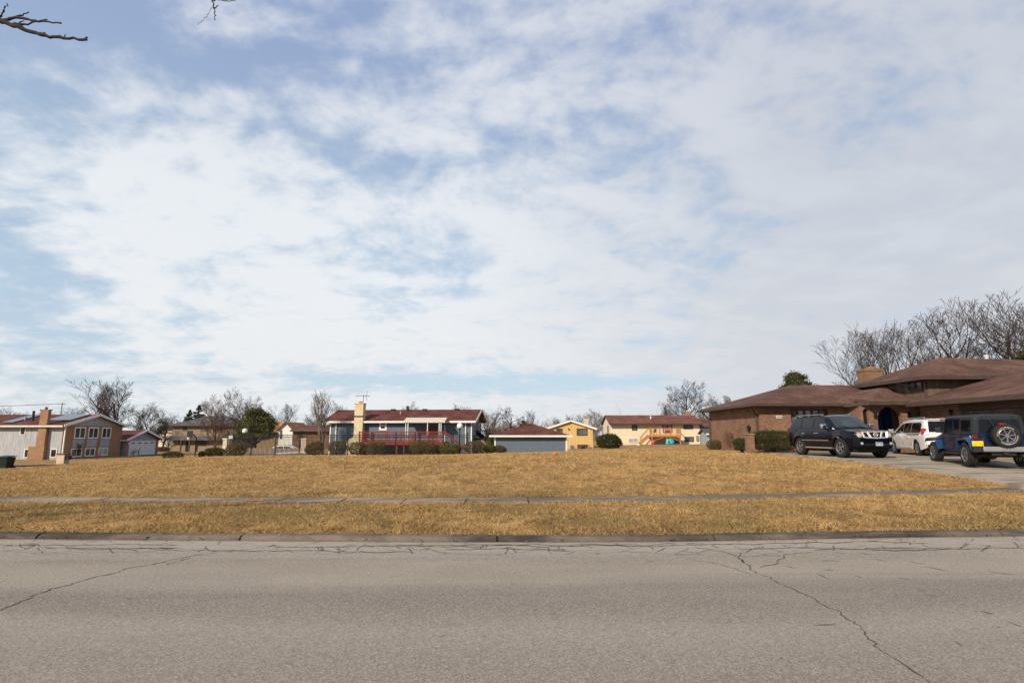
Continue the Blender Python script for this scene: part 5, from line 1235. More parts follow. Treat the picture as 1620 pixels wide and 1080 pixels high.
def licence_plate(par, c, face, kind, w=.31, h=.155):
    # face +1 looks along +x, -1 along -x
    x, y, z = c; d = .012 * face
    mb = MB(); mb.box(min(x, x + d), max(x, x + d), y - w / 2, y + w / 2, z - h / 2, z + h / 2); p = obj('licence_plate', mb, 'plate_white' if kind == 'blue' else 'plate_yellow', par)
    x2 = x + d
    if kind == 'blue': mb = MB(); mb.box(min(x2, x2 + .003 * face), max(x2, x2 + .003 * face), y - w / 2 + .005, y + w / 2 - .005, z + h * .15, z + h * .47); obj('plate_band', mb, 'plate_blue', p)
    mb = MB()
    for k in range(7):
        if k == 3: continue
        yy = y - w * .38 + w * .76 * k / 6; zz = z - h * .12
        for a in ((-.010, -.025), (.004, .010)): mb.box(min(x2, x2 + .004 * face), max(x2, x2 + .004 * face), yy + a[0] - .003, yy + a[0] + .003, zz - .035, zz + .035)
        mb.box(min(x2, x2 + .0035 * face), max(x2, x2 + .0035 * face), yy - .01, yy + .006, zz + (.025 if k % 2 else -.004), zz + (.032 if k % 2 else .004))
    obj('plate_characters', mb, 'ink' if kind == 'blue' else 'plate_ink', p); return p
def gd(x, y): return drz(x, y) + .02
# --- black SUV facing the street
loc = (15.27, 27.05, gd(15.2, 27))
P = dict(x0=-2.62, x1=2.5, wheels=(-1.56, 1.56), R=.5, r=.415, tw=.27, rr=.265, track=.84, paint='suvpaint', spokes='five', flare=.045,
  top=[(-2.62, 1.0), (-2.55, 1.2), (-2.3, 1.24), (1.1, 1.235), (1.3, 1.235), (1.9, 1.20), (2.3, 1.15), (2.43, 1.09), (2.5, .96)],
  wid=[(-2.62, .84), (-2.5, .93), (-2.2, .98), (1.7, .985), (2.2, .95), (2.4, .87), (2.5, .78)], bot=[(-2.62, .55), (-2.3, .42), (2.2, .40), (2.5, .5)], belt=1.22, roofz=1.84,
  cab=[(-2.56, 1.26, .88, .84), (-2.5, 1.4, .92, .84), (-2.28, 1.8, .925, .765), (-2.0, 1.84, .925, .75), (-.4, 1.86, .925, .75), (.28, 1.835, .925, .745), (.5, 1.76, .925, .76), (1.22, 1.24, .90, .88)],
  side_windows=[[(-2.36, 1.29), (-1.42, 1.29), (-1.42, 1.72), (-2.02, 1.74), (-2.2, 1.62)], [(-1.32, 1.29), (-.42, 1.29), (-.42, 1.745), (-1.32, 1.73)], [(-.32, 1.29), (.82, 1.29), (.62, 1.46), (.28, 1.70), (.1, 1.745), (-.32, 1.75)]],
  glass=[('windshield', (.52, 1.16))],
  seams=(-1.37, -.37, .86), handles=(-1.16, -.16), handle_mat='chrome', mirror=.72, mirror_mat='chrome', rail=(-2.1, .1, 1.85, .68), rail_mat='alloy')
suv, body, yf, wid, top = smooth_car('parked_car', 'black sport utility vehicle with chrome grille and chrome mirrors facing the street', loc, math.radians(-86), P)
# windshield needs to lie on the cabin front: small wipers, cowl
mb = MB(); mb.beam((1.25, .7, 1.275), (1.05, .05, 1.40), .025); mb.beam((1.25, -.1, 1.275), (1.05, -.6, 1.40), .025); mb.box(1.18, 1.34, -.78, .78, 1.24, 1.262); obj('wiper', mb, 'plastic', suv)
fx_ = lambda y: 2.525 - .03 * (abs(y) / .78) ** 2 - 1.15 * max(0, abs(y) - .76)
def frontpatch(y0, y1, z0, z1, o, n=6, slant=0.0):
    mb = MB(); V = []
    for i in range(n + 1):
        y = y0 + (y1 - y0) * i / n
        for z in (z0, z1): V.append((fx_(y) + o - (z - .85) * slant, y, z)); V.append((fx_(y) - .12 - (z - .85) * slant, y, z))
    fs = []
    for i in range(n):
        k = i * 4; fs += [(k, k + 4, k + 6, k + 2), (k + 2, k + 6, k + 7, k + 3), (k + 1, k + 5, k + 4, k)]
    fs += [(0, 2, 3, 1), (n * 4, n * 4 + 1, n * 4 + 3, n * 4 + 2)]
    return mb.add(V, fs)
obj('bumper', frontpatch(-.9, .9, .47, .84, .06, 10), 'suvpaint', suv, True, .02)
obj('air_intake', frontpatch(-.55, .55, .52, .62, .075), 'dark', suv)
gr = obj('grille', frontpatch(-.53, .53, .86, 1.115, .02, 8, .25), 'dark', suv)
mb = MB()
def fb(p, q, w, h=None): mb.beam((fx_(p[0]) + .045 - (p[1] - .85) * .25, p[0], p[1]), (fx_(q[0]) + .045 - (q[1] - .85) * .25, q[0], q[1]), w, h)
fb((-.58, 1.10), (0, 1.115), .06, .045); fb((0, 1.115), (.58, 1.10), .06, .045); fb((-.5, .87), (0, .845), .06, .05); fb((0, .845), (.5, .87), .06, .05)
fb((.55, 1.10), (.50, .87), .05, .07); fb((-.55, 1.10), (-.50, .87), .05, .07); fb((.33, 1.11), (.22, .85), .05, .08); fb((-.33, 1.11), (-.22, .85), .05, .08)
obj('chrome_frame', mb, 'brightwork', gr)
mb = MB(); mb.lathe([(.085, .04), (.098, .052), (.085, .06), (.072, .052)], 20, 'x', (fx_(0) - .015, 0, .985)); mb.box(fx_(0) + .03, fx_(0) + .055, -.115, .115, .965, 1.005); obj('emblem', mb, 'brightwork', gr)
for sg in (1, -1):
    a, b = (.56, .86) if sg > 0 else (-.86, -.56)
    hl = obj('headlight', frontpatch(a, b, .865, 1.02, .02, 5, .2), 'clearlens', suv, True)
    obj('turn_lens', frontpatch(a + .0, b, 1.022, 1.09, .012, 5, .3), 'amber', hl, True)
    mb = MB(); mb.lathe([(.07, .02), (.06, .05), (.001, .055)], 12, 'x', (fx_(.62) + .02, sg * .64, .62)); obj('fog_light', mb, 'clearlens', suv)
    y = sg * 1.0; mb = MB(); mb.box(-1.3, -.42, min(y - sg * .05, y + sg * .004), max(y - sg * .05, y + sg * .004), .70, .755); mb.box(-.38, .82, min(y - sg * .05, y + sg * .004), max(y - sg * .05, y + sg * .004), .70, .755); obj('side_trim', mb, 'alloy', suv)
    mb = MB(); mb.box(-1.0, 1.0, min(sg * .82, sg * 1.02), max(sg * .82, sg * 1.02), .36, .42); obj('running_board', mb, 'silver', suv, bevel=.015)
    mb = MB(); mb.box(-2.64, -2.5, min(sg * .74, sg * .9), max(sg * .74, sg * .9), .95, 1.3); obj('tail_light', mb, 'darkred', suv, bevel=.01)
licence_plate(suv, (2.592, 0.10, .60), 1, 'blue')
mb = MB(); mb.lathe([(.001, .03), (.09, .025), (.095, 0)], 14, 'y', (-1.75, -.975, 1.12)); obj('fuel_flap', mb, 'suvpaint', suv)
# --- white minivan pointing toward the house
loc = (20.6, 28.75, gd(20.5, 28.7))
P = dict(x0=-2.5, x1=2.5, wheels=(-1.5, 1.52), R=.42, r=.345, tw=.225, rr=.225, track=.83, paint='vanpaint', spokes='pairs', flare=.02,
  top=[(-2.5, .92), (-2.42, 1.04), (1.3, 1.04), (1.9, .95), (2.3, .82), (2.45, .70), (2.5, .6)],
  wid=[(-2.5, .86), (-2.38, .94), (-2.0, .98), (1.6, .985), (2.1, .92), (2.4, .78), (2.5, .6)], bot=[(-2.5, .4), (-2.2, .28), (2.2, .26), (2.5, .34)], belt=1.02, roofz=1.70,
  cab=[(-2.46, 1.06, .90, .86), (-2.42, 1.25, .93, .83), (-2.24, 1.64, .935, .77), (-2.05, 1.69, .935, .76), (-.6, 1.73, .935, .755), (.3, 1.68, .93, .75), (.75, 1.52, .92, .79), (1.62, 1.05, .90, .87)],
  side_windows=[[(-2.12, 1.14), (-1.98, 1.07), (-.98, 1.07), (-.98, 1.55), (-1.9, 1.55), (-2.08, 1.46)], [(-.93, 1.07), (.02, 1.07), (.02, 1.55), (-.93, 1.56)], [(.07, 1.07), (1.18, 1.07), (.72, 1.36), (.4, 1.5), (.07, 1.55)]],
  glass=[('windshield', (.77, 1.55))],
  seams=(-.97, .06, 1.2), handles=(-.7, .25), handle_mat='vanpaint', mirror=1.05, mirror_mat='silver', rail=(-2.0, .2, 1.72, .66), rail_mat='silver')
van, body, yf, wid, top = smooth_car('parked_van', 'white minivan with roof rails parked by the arched entry, seen from behind', loc, math.radians(74), P)
mb = MB(); mb.slab([(-2.475, -.72, 1.12), (-2.475, .72, 1.12), (-2.285, .65, 1.6), (-2.285, -.65, 1.6)], (-.012, 0, 0)); obj('rear_window', mb, 'carglass', van)
for sg in (1, -1):
    mb = MB(); mb.slab([(-2.54, sg * .74, 1.0), (-2.47, sg * .93, 1.0), (-2.33, sg * .965, 1.02), (-2.31, sg * .945, 1.24), (-2.42, sg * .9, 1.27), (-2.46, sg * .76, 1.23)], (.06, 0, 0)); mb.f = [f if sg < 0 else f[::-1] for f in mb.f]
    obj('tail_light', mb, 'redlens', van)
    mb = MB(); mb.box(-1.95, -.5, min(sg * .93, sg * .988), max(sg * .93, sg * .988), 1.0, 1.015); obj('door_rail', mb, 'dark', van)
    mb = MB(); mb.box(2.2, 2.45, min(sg * .55, sg * .8), max(sg * .55, sg * .8), .62, .8); obj('headlight', mb, 'clearlens', van, bevel=.03)
    mb = MB(); mb.box(-1.0, 1.0, min(sg * .9, sg * .992), max(sg * .9, sg * .992), .3, .36); obj('sill_trim', mb, 'silver', van)
mb = MB(); mb.box(-2.60, -2.4, -.88, .88, .38, .62); obj('bumper', mb, 'vanpaint', van, True, .05)
mb = MB(); mb.slab([(-2.32, -.6, 1.7), (-2.32, .6, 1.7), (-2.05, .62, 1.735), (-2.05, -.62, 1.735)], .04); obj('spoiler', mb, 'vanpaint', van)
mb = MB(); mb.box(-2.36, -2.33, -.18, .18, 1.66, 1.69); obj('brake_light', mb, 'redlens', van)
# --- blue boxy off-roader seen from behind
loc = (17.5, 21.85, gd(17.5, 21.8)); jp = thing('parked_offroader', 'blue boxy four door off-roader with charcoal hardtop and spare wheel on its tailgate', 'car', loc, math.radians(72))
Rj, rj = .50, .405; wj = (-1.47, 1.47)
mb = MB(); secs = []
for x in stations(-2.0, .75, (-1.47,), Rj, (-1.95, -.9, 0, .7)):
    zb = arch_z(x, (-1.47,), Rj, rj, .5); w = .775 if x > -1.97 else .74
    secs.append((x, [(w - .02, zb), (w, max(zb + .02, .6)), (w, 1.0), (w - .012, 1.12), (w - .05, 1.14), (.3, 1.14), (0, 1.14)]))
loft(mb, secs)
secs = []
for x, zt, w in ((.74, 1.14, .765), (.9, 1.15, .74), (1.3, 1.12, .68), (1.95, 1.05, .58), (2.02, .98, .56)): secs.append((x, [(w, .62), (w, .9), (w, zt - .06), (w - .05, zt), (w * .5, zt + .02), (0, zt + .03)]))
loft(mb, secs); obj('body', mb, 'jeeppaint', jp, True, .02)
# hardtop
mb = MB(); secs = []
for x, w0, w1, zt in ((-2.0, .74, .66, 1.70), (-1.96, .765, .69, 1.77), (-1.75, .77, .70, 1.80), (-.3, .77, .70, 1.815), (.35, .765, .695, 1.80), (.45, .76, .69, 1.77)):
    secs.append((x, [(w0, 1.135), (w0 - .01, 1.25), (w1 + .02, 1.62), (w1, zt - .06), (w1 - .05, zt - .01), (w1 * .5, zt + .01), (0, zt + .015)]))
loft(mb, secs); obj('hardtop', mb, 'hardtop', jp, True, .015)
yj = lambda x, z: .76 + (.715 - .76) * max(0, (z - 1.2) / .42)
for sg in (1, -1):
    for k, poly in enumerate(([(-1.78, 1.21), (-1.02, 1.21), (-1.02, 1.64), (-1.78, 1.64)], [(-.82, 1.2), (-.42, 1.2), (-.42, 1.64), (-.82, 1.64)], [(-.22, 1.2), (.58, 1.2), (.36, 1.64), (-.22, 1.64)])): obj('side_window', one_side(poly, yj, sg, .014), 'carglass', jp)
    # door frames in body colour around the two front windows
    mb = MB()
    for (xa, xb) in ((-.92, -.33), (-.31, .66)):
        for q in (((xa, 1.13), (xa + .08, 1.13), (xa + .08, 1.7), (xa, 1.7)), ((xb - .08, 1.13), (xb, 1.13), (xb - (.26 if xb > 0 else 0), 1.7), (xb - .08 - (.26 if xb > 0 else 0), 1.7)), ((xa + .08, 1.645), (xb - .08 - (.24 if xb > 0 else 0), 1.645), (xb - .08 - (.26 if xb > 0 else 0), 1.7), (xa + .08, 1.7))):
            mb.slab([(x, sg * (yj(x, z) + .012), z) for x, z in q], (0, -sg * .03, 0))
    obj('door_frame', mb, 'jeeppaint', jp)
    mb = MB()
    for x in (-.92, -.32, .68): mb.box(x - .008, x + .008, min(sg * .75, sg * .779), max(sg * .75, sg * .779), .55, 1.12)
    obj('door_seam', mb, 'dark', jp)
    for x in (-.78, -.16): mb = MB(); mb.box(x - .07, x + .07, min(sg * .76, sg * .81), max(sg * .76, sg * .81), 1.0, 1.05); obj('door_handle', mb, 'plastic', jp)
    for x in (-.36, .62): mb = MB(); mb.box(x - .05, x + .05, min(sg * .76, sg * .80), max(sg * .76, sg * .80), .72, .78); mb.box(x - .05, x + .05, min(sg * .76, sg * .80), max(sg * .76, sg * .80), .95, 1.01); obj('hinge', mb, 'jeeppaint', jp)
    # flares: curved trapezoid bands
    for wx, w_in in ((-1.47, .74), (1.47, .60)):
        mb = MB(); pr = [(-.62, .62), (-.50, .88), (-.36, .965), (0, .985), (.36, .965), (.50, .88), (.60, .62)] if wx < 0 else [(-.66, .55), (-.52, .84), (-.40, .96), (0, .985), (.45, .975), (.60, .93), (.66, .84)]
        V = []
        for dx, z in pr:
            for yy, dz in ((w_in, .03), (.93, 0), (.94, -.05), (.92, -.07)): V.append((wx + dx, sg * yy, z + dz))
        fs = []
        for i in range(len(pr) - 1):
            for k in range(3): a = i * 4 + k; q = (a, a + 4, a + 5, a + 1); fs.append(q if sg > 0 else q[::-1])
        mb.add(V, fs); fl = obj('fender_flare', mb, 'jeepflare', jp); sd = fl.modifiers.new('s', 'SOLIDIFY'); sd.thickness = .03
    mb = MB(); mb.box(-2.05, -1.93, min(sg * .66, sg * .785), max(sg * .66, sg * .785), .92, 1.11); obj('tail_light', mb, 'darkred', jp, bevel=.015)
    mb = MB(); mb.box(.52, .62, min(sg * .84, sg * 1.04), max(sg * .84, sg * 1.04), 1.18, 1.38); mr = obj('side_mirror', mb, 'plastic', jp, True, .04); mb = MB(); mb.beam((.58, sg * .75, 1.17), (.58, sg * .88, 1.22), .07); obj('mirror_stem', mb, 'plastic', mr)
    mb = MB(); mb.tube([(-.85, sg * .80, .42), (.75, sg * .80, .42)], .04, 8); obj('side_step', mb, 'plastic', jp)
    mb = MB(); mb.box(-2.25, -1.92, min(sg * .62, sg * .90), max(sg * .62, sg * .90), .50, .72); obj('bumper_end', mb, 'plastic', jp, True, .04)
mb = MB(); mb.slab([(.46, -.68, 1.76), (.46, .68, 1.76), (.74, .70, 1.15), (.74, -.70, 1.15)], (-.03, 0, 0)); mb.box(.42, .5, -.72, .72, 1.74, 1.79); obj('windshield', mb, 'shield', jp)
mb = MB(); mb.box(-2.25, -2.02, -.62, .62, .52, .70); obj('bumper', mb, 'silver', jp, True, .04)
mb = MB(); mb.box(-2.03, -1.995, -.60, .60, .72, 1.12); obj('tailgate', mb, 'jeeppaint', jp, bevel=.01)
mb = MB(); mb.slab([(-2.018, -.60, 1.17), (-2.018, .60, 1.17), (-1.985, .56, 1.66), (-1.985, -.56, 1.66)], (-.012, 0, 0)); obj('rear_window', mb, 'carglass', jp, bevel=.004)
mb = MB(); mb.box(-2.02, -1.98, -.64, -.60, 1.15, 1.7); mb.beam((-2.04, .3, 1.62), (-2.05, .1, 1.3), .03); mb.box(-2.05, -1.99, .38, .48, 1.62, 1.72); mb.box(-2.05, -1.99, -.48, -.38, 1.62, 1.72); obj('wiper_and_hinges', mb, 'plastic', jp)
mb = MB(); mb.box(-2.07, -2.03, .56, .68, .92, .97); mb.box(-2.07, -2.03, .5, .56, .76, 1.0); obj('tailgate_latch', mb, 'plastic', jp)
mb = MB(); mb.box(-2.2, -2.06, -.14, .06, 1.45, 1.49); mb.beam((-2.03, -.05, 1.0), (-2.2, -.05, 1.45), .05); obj('brake_light', mb, 'redlens', jp)
mb = MB(); mb.box(-1.8, 1.9, -.5, .5, .42, .62); mb.tube([(-1.47, -.7, .4), (-1.47, .7, .4)], .09, 10); mb.ball((-1.47, .1, .4), .17, 10); mb.tube([(1.47, -.7, .4), (1.47, .7, .4)], .08, 10); mb.box(-2.12, -1.85, -.35, .35, .4, .55); mb.box(-2.3, -2.1, -.06, .06, .42, .52); obj('underbody', mb, 'plastic', jp)
mb = MB(); mb.tube([(-1.9, -.5, .42), (-2.22, -.5, .40)], .05, 10); obj('exhaust', mb, 'plastic', jp)
a, b = make_wheels(jp, rj, .27, .25, 'five', [(x, s * .78, rj) for x in wj for s in (-1, 1)])
tb, rb = wheelmesh(rj, .26, .25, 'letters'); sp = obj('spare_wheel', tb, ['rubber', 'white'], jp, True); rm_ = obj('rim', rb, ['alloy', 'plastic'], sp)
sp.rotation_euler = (0, 0, math.radians(90)); sp.location = (-2.19, -.08, 1.06)
mb = MB(); mb.box(-2.1, -2.02, -.2, .05, .9, 1.2); obj('spare_carrier', mb, 'plastic', jp)
licence_plate(jp, (-2.255, .77, .80), -1, 'yellow', .32, .17)
mb = MB(); mb.lathe([(.085, 0), (.09, .02), (.06, .03), (.001, .025)], 14, 'y', (-1.75, .765, .98)); obj('fuel_cap', mb, 'chrome', jp)
mb = MB(); mb.box(2.0, 2.06, -.55, .55, .62, 1.0); obj('grille', mb, 'jeeppaint', jp); mb = MB(); mb.box(2.05, 2.3, -.8, .8, .5, .68); obj('front_bumper', mb, 'plastic', jp, bevel=.03)
# --- white car behind the fence
loc = (X(446, 60), 60.0, gzf(X(446, 60), 60) - .1)
P = dict(x0=-2.3, x1=2.25, wheels=(-1.35, 1.35), R=.4, r=.32, tw=.2, rr=.2, track=.76, paint='vanpaint', spokes='pairs',
  top=[(-2.3, .75), (-2.2, .92), (-1.3, .96), (1.0, .95), (1.8, .85), (2.15, .72), (2.25, .55)], wid=[(-2.3, .75), (-2.0, .86), (1.5, .88), (2.0, .8), (2.25, .6)], bot=[(-2.3, .35), (-2, .25), (2, .25), (2.25, .3)], belt=.94, roofz=1.4,
  cab=[(-1.95, .97, .82, .8), (-1.1, 1.34, .83, .66), (-.7, 1.41, .83, .64), (.1, 1.42, .83, .64), (.45, 1.36, .83, .66), (1.25, .96, .8, .78)],
  side_windows=[[(-1.5, 1.0), (-.45, 1.0), (-.45, 1.32), (-1.0, 1.3)], [(-.38, 1.0), (.9, 1.0), (.35, 1.3), (-.38, 1.32)]], glass=[('windshield', (.47, 1.18))],
  seams=(-.42, .9), handles=(-.7, .3), handle_mat='vanpaint', mirror=.75, mirror_mat='vanpaint', rail=(-.9, .2, 1.37, .5), rail_mat='silver')
smooth_car('parked_car', 'low white car partly hidden behind the iron fence and board wall', loc, math.radians(186), P)

# ------------------------------------------------------------------ plants
def frames(d):
    up = np.array([0, 0, 1.0]) if abs(d[2]) < .9 else np.array([1.0, 0, 0])
    a = np.cross(d, up); a /= np.linalg.norm(a); return a, np.cross(a, d)
class Tubes:
    def __init__(s): s.V = []; s.F = []; s.n = 0
    def add(s, pts, rad, k):
        pts = np.array(pts); m = len(pts); ang = np.arange(k) * 2 * np.pi / k; ca, sa = np.cos(ang)[:, None], np.sin(ang)[:, None]
        for i in range(m):
            d = pts[min(i + 1, m - 1)] - pts[max(i - 1, 0)]; d = d / (np.linalg.norm(d) + 1e-9); a, b = frames(d)
            s.V.append(pts[i] + (ca * a + sa * b) * rad[i])
        idx = s.n + np.arange(m * k).reshape(m, k); q = np.stack([idx[:-1], np.roll(idx, -1, 1)[:-1], np.roll(idx, -1, 1)[1:], idx[1:]], -1).reshape(-1, 4)
        s.F.append(q); s.n += m * k
    def build(s, name, mat, par=None):
        o = npmesh(name, np.concatenate(s.V), np.concatenate(s.F), mat, par); o.data.polygons.foreach_set('use_smooth', [True] * len(o.data.polygons)); return o
def bare_tree(seed, h, spread=1.0, trunk=.28, fork=.25, counts=(7, 6, 5, 4), up=.35, rmin=.006, droop=0.0, wig=.11):
    """returns (trunk Tubes, crown Tubes) for a leafless tree of height h"""
    R = np.random.RandomState(seed); tr, cr_ = Tubes(), Tubes()
    def branch(p, d, L, r, lv):
        n = [5, 6, 5, 4, 3][lv]; pts = [np.array(p)]; dirs = [d]; st_ = L / n
        for i in range(n):
            d = d + R.normal(0, wig * (.55 if lv == 0 else 1), 3) + np.array([0, 0, up * .3 - droop * lv * .12 if lv else .12])
            d = d / np.linalg.norm(d); pts.append(pts[-1] + d * st_); dirs.append(d)
        tip = .3 if lv == 0 else .22
        rad = [max(rmin, r * (1 - (1 - tip) * i / n)) for i in range(n + 1)]
        (tr if lv == 0 else cr_).add(pts, rad, [8, 6, 5, 3, 3][lv])
        if lv >= len(counts): return
        m = counts[lv]
        for j in range(m):
            f = (fork if lv == 0 else .22) + (1 - (fork if lv == 0 else .22)) * (j + R.uniform(.1, .9)) / m; f = min(f, .985)
            x = f * n; i = int(x); q = pts[i] + (pts[i + 1] - pts[i]) * (x - i); dd = dirs[i + 1]
            a, b = frames(dd); ph = j * 2.4 + R.uniform(-.5, .5); ang = math.radians(R.uniform(28, 58)) * (spread if lv < 2 else 1)
            nd = dd * math.cos(ang) + (a * math.cos(ph) + b * math.sin(ph)) * math.sin(ang); nd = nd + np.array([0, 0, up * (1 if lv < 2 else .5)]); nd /= np.linalg.norm(nd)
            Lc = L * (R.uniform(.55, .85) if lv == 0 else R.uniform(.38, .68)) * (1.12 - .5 * f if lv else 1.05 - .35 * f)
            branch(q, nd, Lc, max(rmin, rad[i] * R.uniform(.42, .62)), lv + 1)
    branch(np.array([0, 0, -.3]), np.array([R.normal(0, .05), R.normal(0, .05), 1.0]), h * .55, trunk, 0)
    top = max(v[:, 2].max() for v in cr_.V); s = h / top
    for T in (tr, cr_): T.V = [v * s for v in T.V]
    return tr, cr_
protos = {}
def proto(key, **k):
    tr, cr_ = bare_tree(**k); protos[key] = (k['h'], tr, cr_)
proto('wide', seed=3, h=12, spread=1.15, trunk=.22, fork=.2, counts=(9, 8, 6, 3), up=.28, rmin=.009)
proto('vase', seed=8, h=12, spread=1.0, trunk=.19, fork=.12, counts=(9, 8, 6, 3), up=.34, rmin=.009)
proto('oval', seed=15, h=10, spread=.75, trunk=.17, fork=.2, counts=(10, 8, 6, 3), up=.45, rmin=.009)
proto('round', seed=23, h=10, spread=1.3, trunk=.23, fork=.22, counts=(12, 9, 7, 4), up=.16, rmin=.010)
proto('willow', seed=31, h=9, spread=1.1, trunk=.2, fork=.2, counts=(9, 8, 7, 4), up=.25, rmin=.010, droop=1.4)
proto('twiggy', seed=41, h=8, spread=1.0, trunk=.12, fork=.06, counts=(12, 9, 7, 3), up=.32, rmin=.008)
built = {}
def tree(key, label, u, vtop, Y, mat='bark', wscale=1.0, rot=0.0, base=None, name='bare_tree', group=None):
    x = X(u, Y, vtop + (690 - vtop) * .4); b = base if base is not None else gzf(x, Y); h = Z(vtop, Y) - b
    t = thing(name, label, 'tree', (x, Y, b), rot, group); h0, tr, cr_ = protos[key]; s = h / h0; t.scale = (s * wscale, s * wscale, s)
    if (key, mat) not in built:
        a = tr.build('trunk', mat, t); c = cr_.build('crown', mat, t); built[(key, mat)] = (a, c)
    else:
        for src in built[(key, mat)]: o = src.copy(); C.objects.link(o); o.parent = t
    return t
# right cluster behind the brick house
tree('vase', 'tall bare tree rising behind the chimney of the brick house', 1364, 508, 56, 'bark', .95, .4)
tree('vase', 'slender bare tree just right of the brick chimney', 1408, 508, 58, 'bark', .85, 2.1)
tree('wide', 'tall wide bare tree above the peak of the upper brown roof', 1490, 474, 57, 'bark', 1.05, 1.2)
tree('wide', 'dark branched bare tree between the chimney and the roof peak', 1450, 500, 64, 'bark_dark', .9, 4.4)
tree('vase', 'tallest bare tree at the right edge above the brown roof', 1598, 456, 54, 'bark', 1.05, 3.3)
tree('round', 'bare tree behind the right end of the brown roof', 1645, 470, 62, 'bark', 1.0, .5)
tree('twiggy', 'low twiggy bare tree behind the roof peak near the white vent', 1535, 530, 66, 'bark', 1.1, 5.2)
# behind cream house
tree('round', 'large dark rounded bare tree behind the right end of the cream house', 1092, 596, 150, 'bark_dark', 1.0, .8)
tree('oval', 'smaller bare tree behind the cream roof left of the rounded tree', 1056, 637, 165, 'bark', 1.2, .3)
tree('twiggy', 'pale bare tree overlapping the dark rounded tree on its right', 1128, 622, 160, 'bark', 1.1, 2.3)
tree('twiggy', 'bare twiggy tree between the yellow and the cream houses', 943, 645, 135, 'bark_light', 1.2, 1.0)
tree('vase', 'bare tree behind the right roof slope of the yellow house', 925, 652, 150, 'bark', 1.1, 3.0)
tree('twiggy', 'small bare tree behind the yellow house chimney', 903, 655, 170, 'bark', 1.3, 2.0)
tree('oval', 'bare tree left of the yellow roof beyond the garage', 880, 660, 190, 'bark', 1.3, 1.4)
# above the garage
tree('willow', 'drooping bare willow rising behind the blue garage', 808, 640, 128, 'bark', 1.15, .6)
tree('vase', 'bare tree with one thick upright trunk right of the willow', 843, 645, 135, 'bark', .75, 2.2)
tree('twiggy', 'reddish twiggy tree below the willow behind the blue garage', 800, 660, 105, 'twig_red', 1.6, 3.0)
tree('twiggy', 'reddish bushy tree between the blue house and its garage', 774, 647, 84, 'twig_red', 1.0, 1.1)
tree('twiggy', 'bare tree tips showing above the blue roof near the antenna', 645, 634, 130, 'bark_light', 1.1, 4.0)
tree('round', 'bare treetop showing above the right half of the blue roof', 735, 637, 140, 'bark', 1.0, 2.5)
# left part
tree('oval', 'pale tall bare tree beside the left end of the blue house', 512, 615, 79, 'bark_light', 1.15, .2)
tree('twiggy', 'bare tree behind the iron fence left of the blue house', 536, 632, 88, 'bark', .8, 1.9)
tree('vase', 'lone bare tree above the rust orange roof', 456, 634, 165, 'bark', 1.2, 1.6)
tree('twiggy', 'low bare tree right of the lone tree above the rust roof', 488, 655, 170, 'bark', 1.4, 2.9)
tree('twiggy', 'bare reddish tree standing in front of the tan two storey house', 345, 622, 97, 'twig_red', 1.1, .9)
tree('round', 'tall bare tree behind the juniper', 378, 613, 112, 'bark', .9, 4.1)
tree('willow', 'bare drooping tree right above the juniper', 407, 632, 118, 'bark', .8, .1)
tree('vase', 'tallest bare tree on the left behind the grey house garage', 190, 594, 118, 'bark', 1.55, 2.7)
tree('oval', 'leaning pale bare tree behind the ridge of the grey house', 166, 607, 125, 'bark_light', 1.0, 5.0)
tree('twiggy', 'dense dark bare tree right of the white garage door', 240, 634, 122, 'bark_dark', 1.4, .4)
tree('round', 'dark bare tree between the garage and the tan house', 262, 648, 140, 'bark_dark', 1.0, 3.6)
for i, (u, v, k, m, w, lb) in enumerate(((112, 640, 'round', 'bark', 1.2, 'bare tree right of the utility pole behind the solar panels'), (140, 648, 'twiggy', 'bark', 1.5, 'low bare tree just left of the grey gable peak'), (85, 650, 'vase', 'bark', 1.2, 'bare tree left of the utility pole behind the chimney'),
      (62, 645, 'oval', 'bark_light', .7, 'thin bare tree directly behind the grey house chimney'), (5, 642, 'round', 'bark', 1.0, 'bare tree at the left edge above the grey house roof'), (38, 650, 'twiggy', 'bark_light', 1.0, 'faint bare tree behind the roof vent pipe'))):
    tree(k, lb, u, v, 175 + i * 4, m, w, i * 1.3)
# far tree line
def treeline():
    V = []; Fc = []
    R = np.random.RandomState(5); T = Tubes()
    for i in range(150):
        u = R.uniform(-60, 1250); Y = R.uniform(240, 330); x = X(u, Y); h = R.uniform(7.5, 12.5); b = -2.6
        for j in range(26):
            a = R.uniform(0, 6.28); L = h * R.uniform(.3, .62); z0 = b + h * R.uniform(.12, .5); d = np.array([math.cos(a) * .62, math.sin(a) * .62, .85]) + R.normal(0, .15, 3)
            p0 = np.array([x, Y, z0]) + np.array([math.cos(a), math.sin(a), 0]) * R.uniform(0, 1.8); p1 = p0 + d * L * .5; p2 = p1 + (d + R.normal(0, .25, 3)) * L * .5
            T.add([p0, p1, p2], [.06, .045, .02], 3)
            for k in range(3): q = p1 + (p2 - p1) * R.uniform(0, 1); T.add([q, q + (d + R.normal(0, .5, 3)) * L * .35], [.035, .02], 3)
        T.add([np.array([x, Y, b]), np.array([x + R.normal(0, .3), Y, b + h * .7])], [.2, .09], 4)
    tag(T.build('distant_trees', 'bark_light'), 'far leafless woodland along the horizon behind the houses', 'trees', kind='stuff')
treeline()
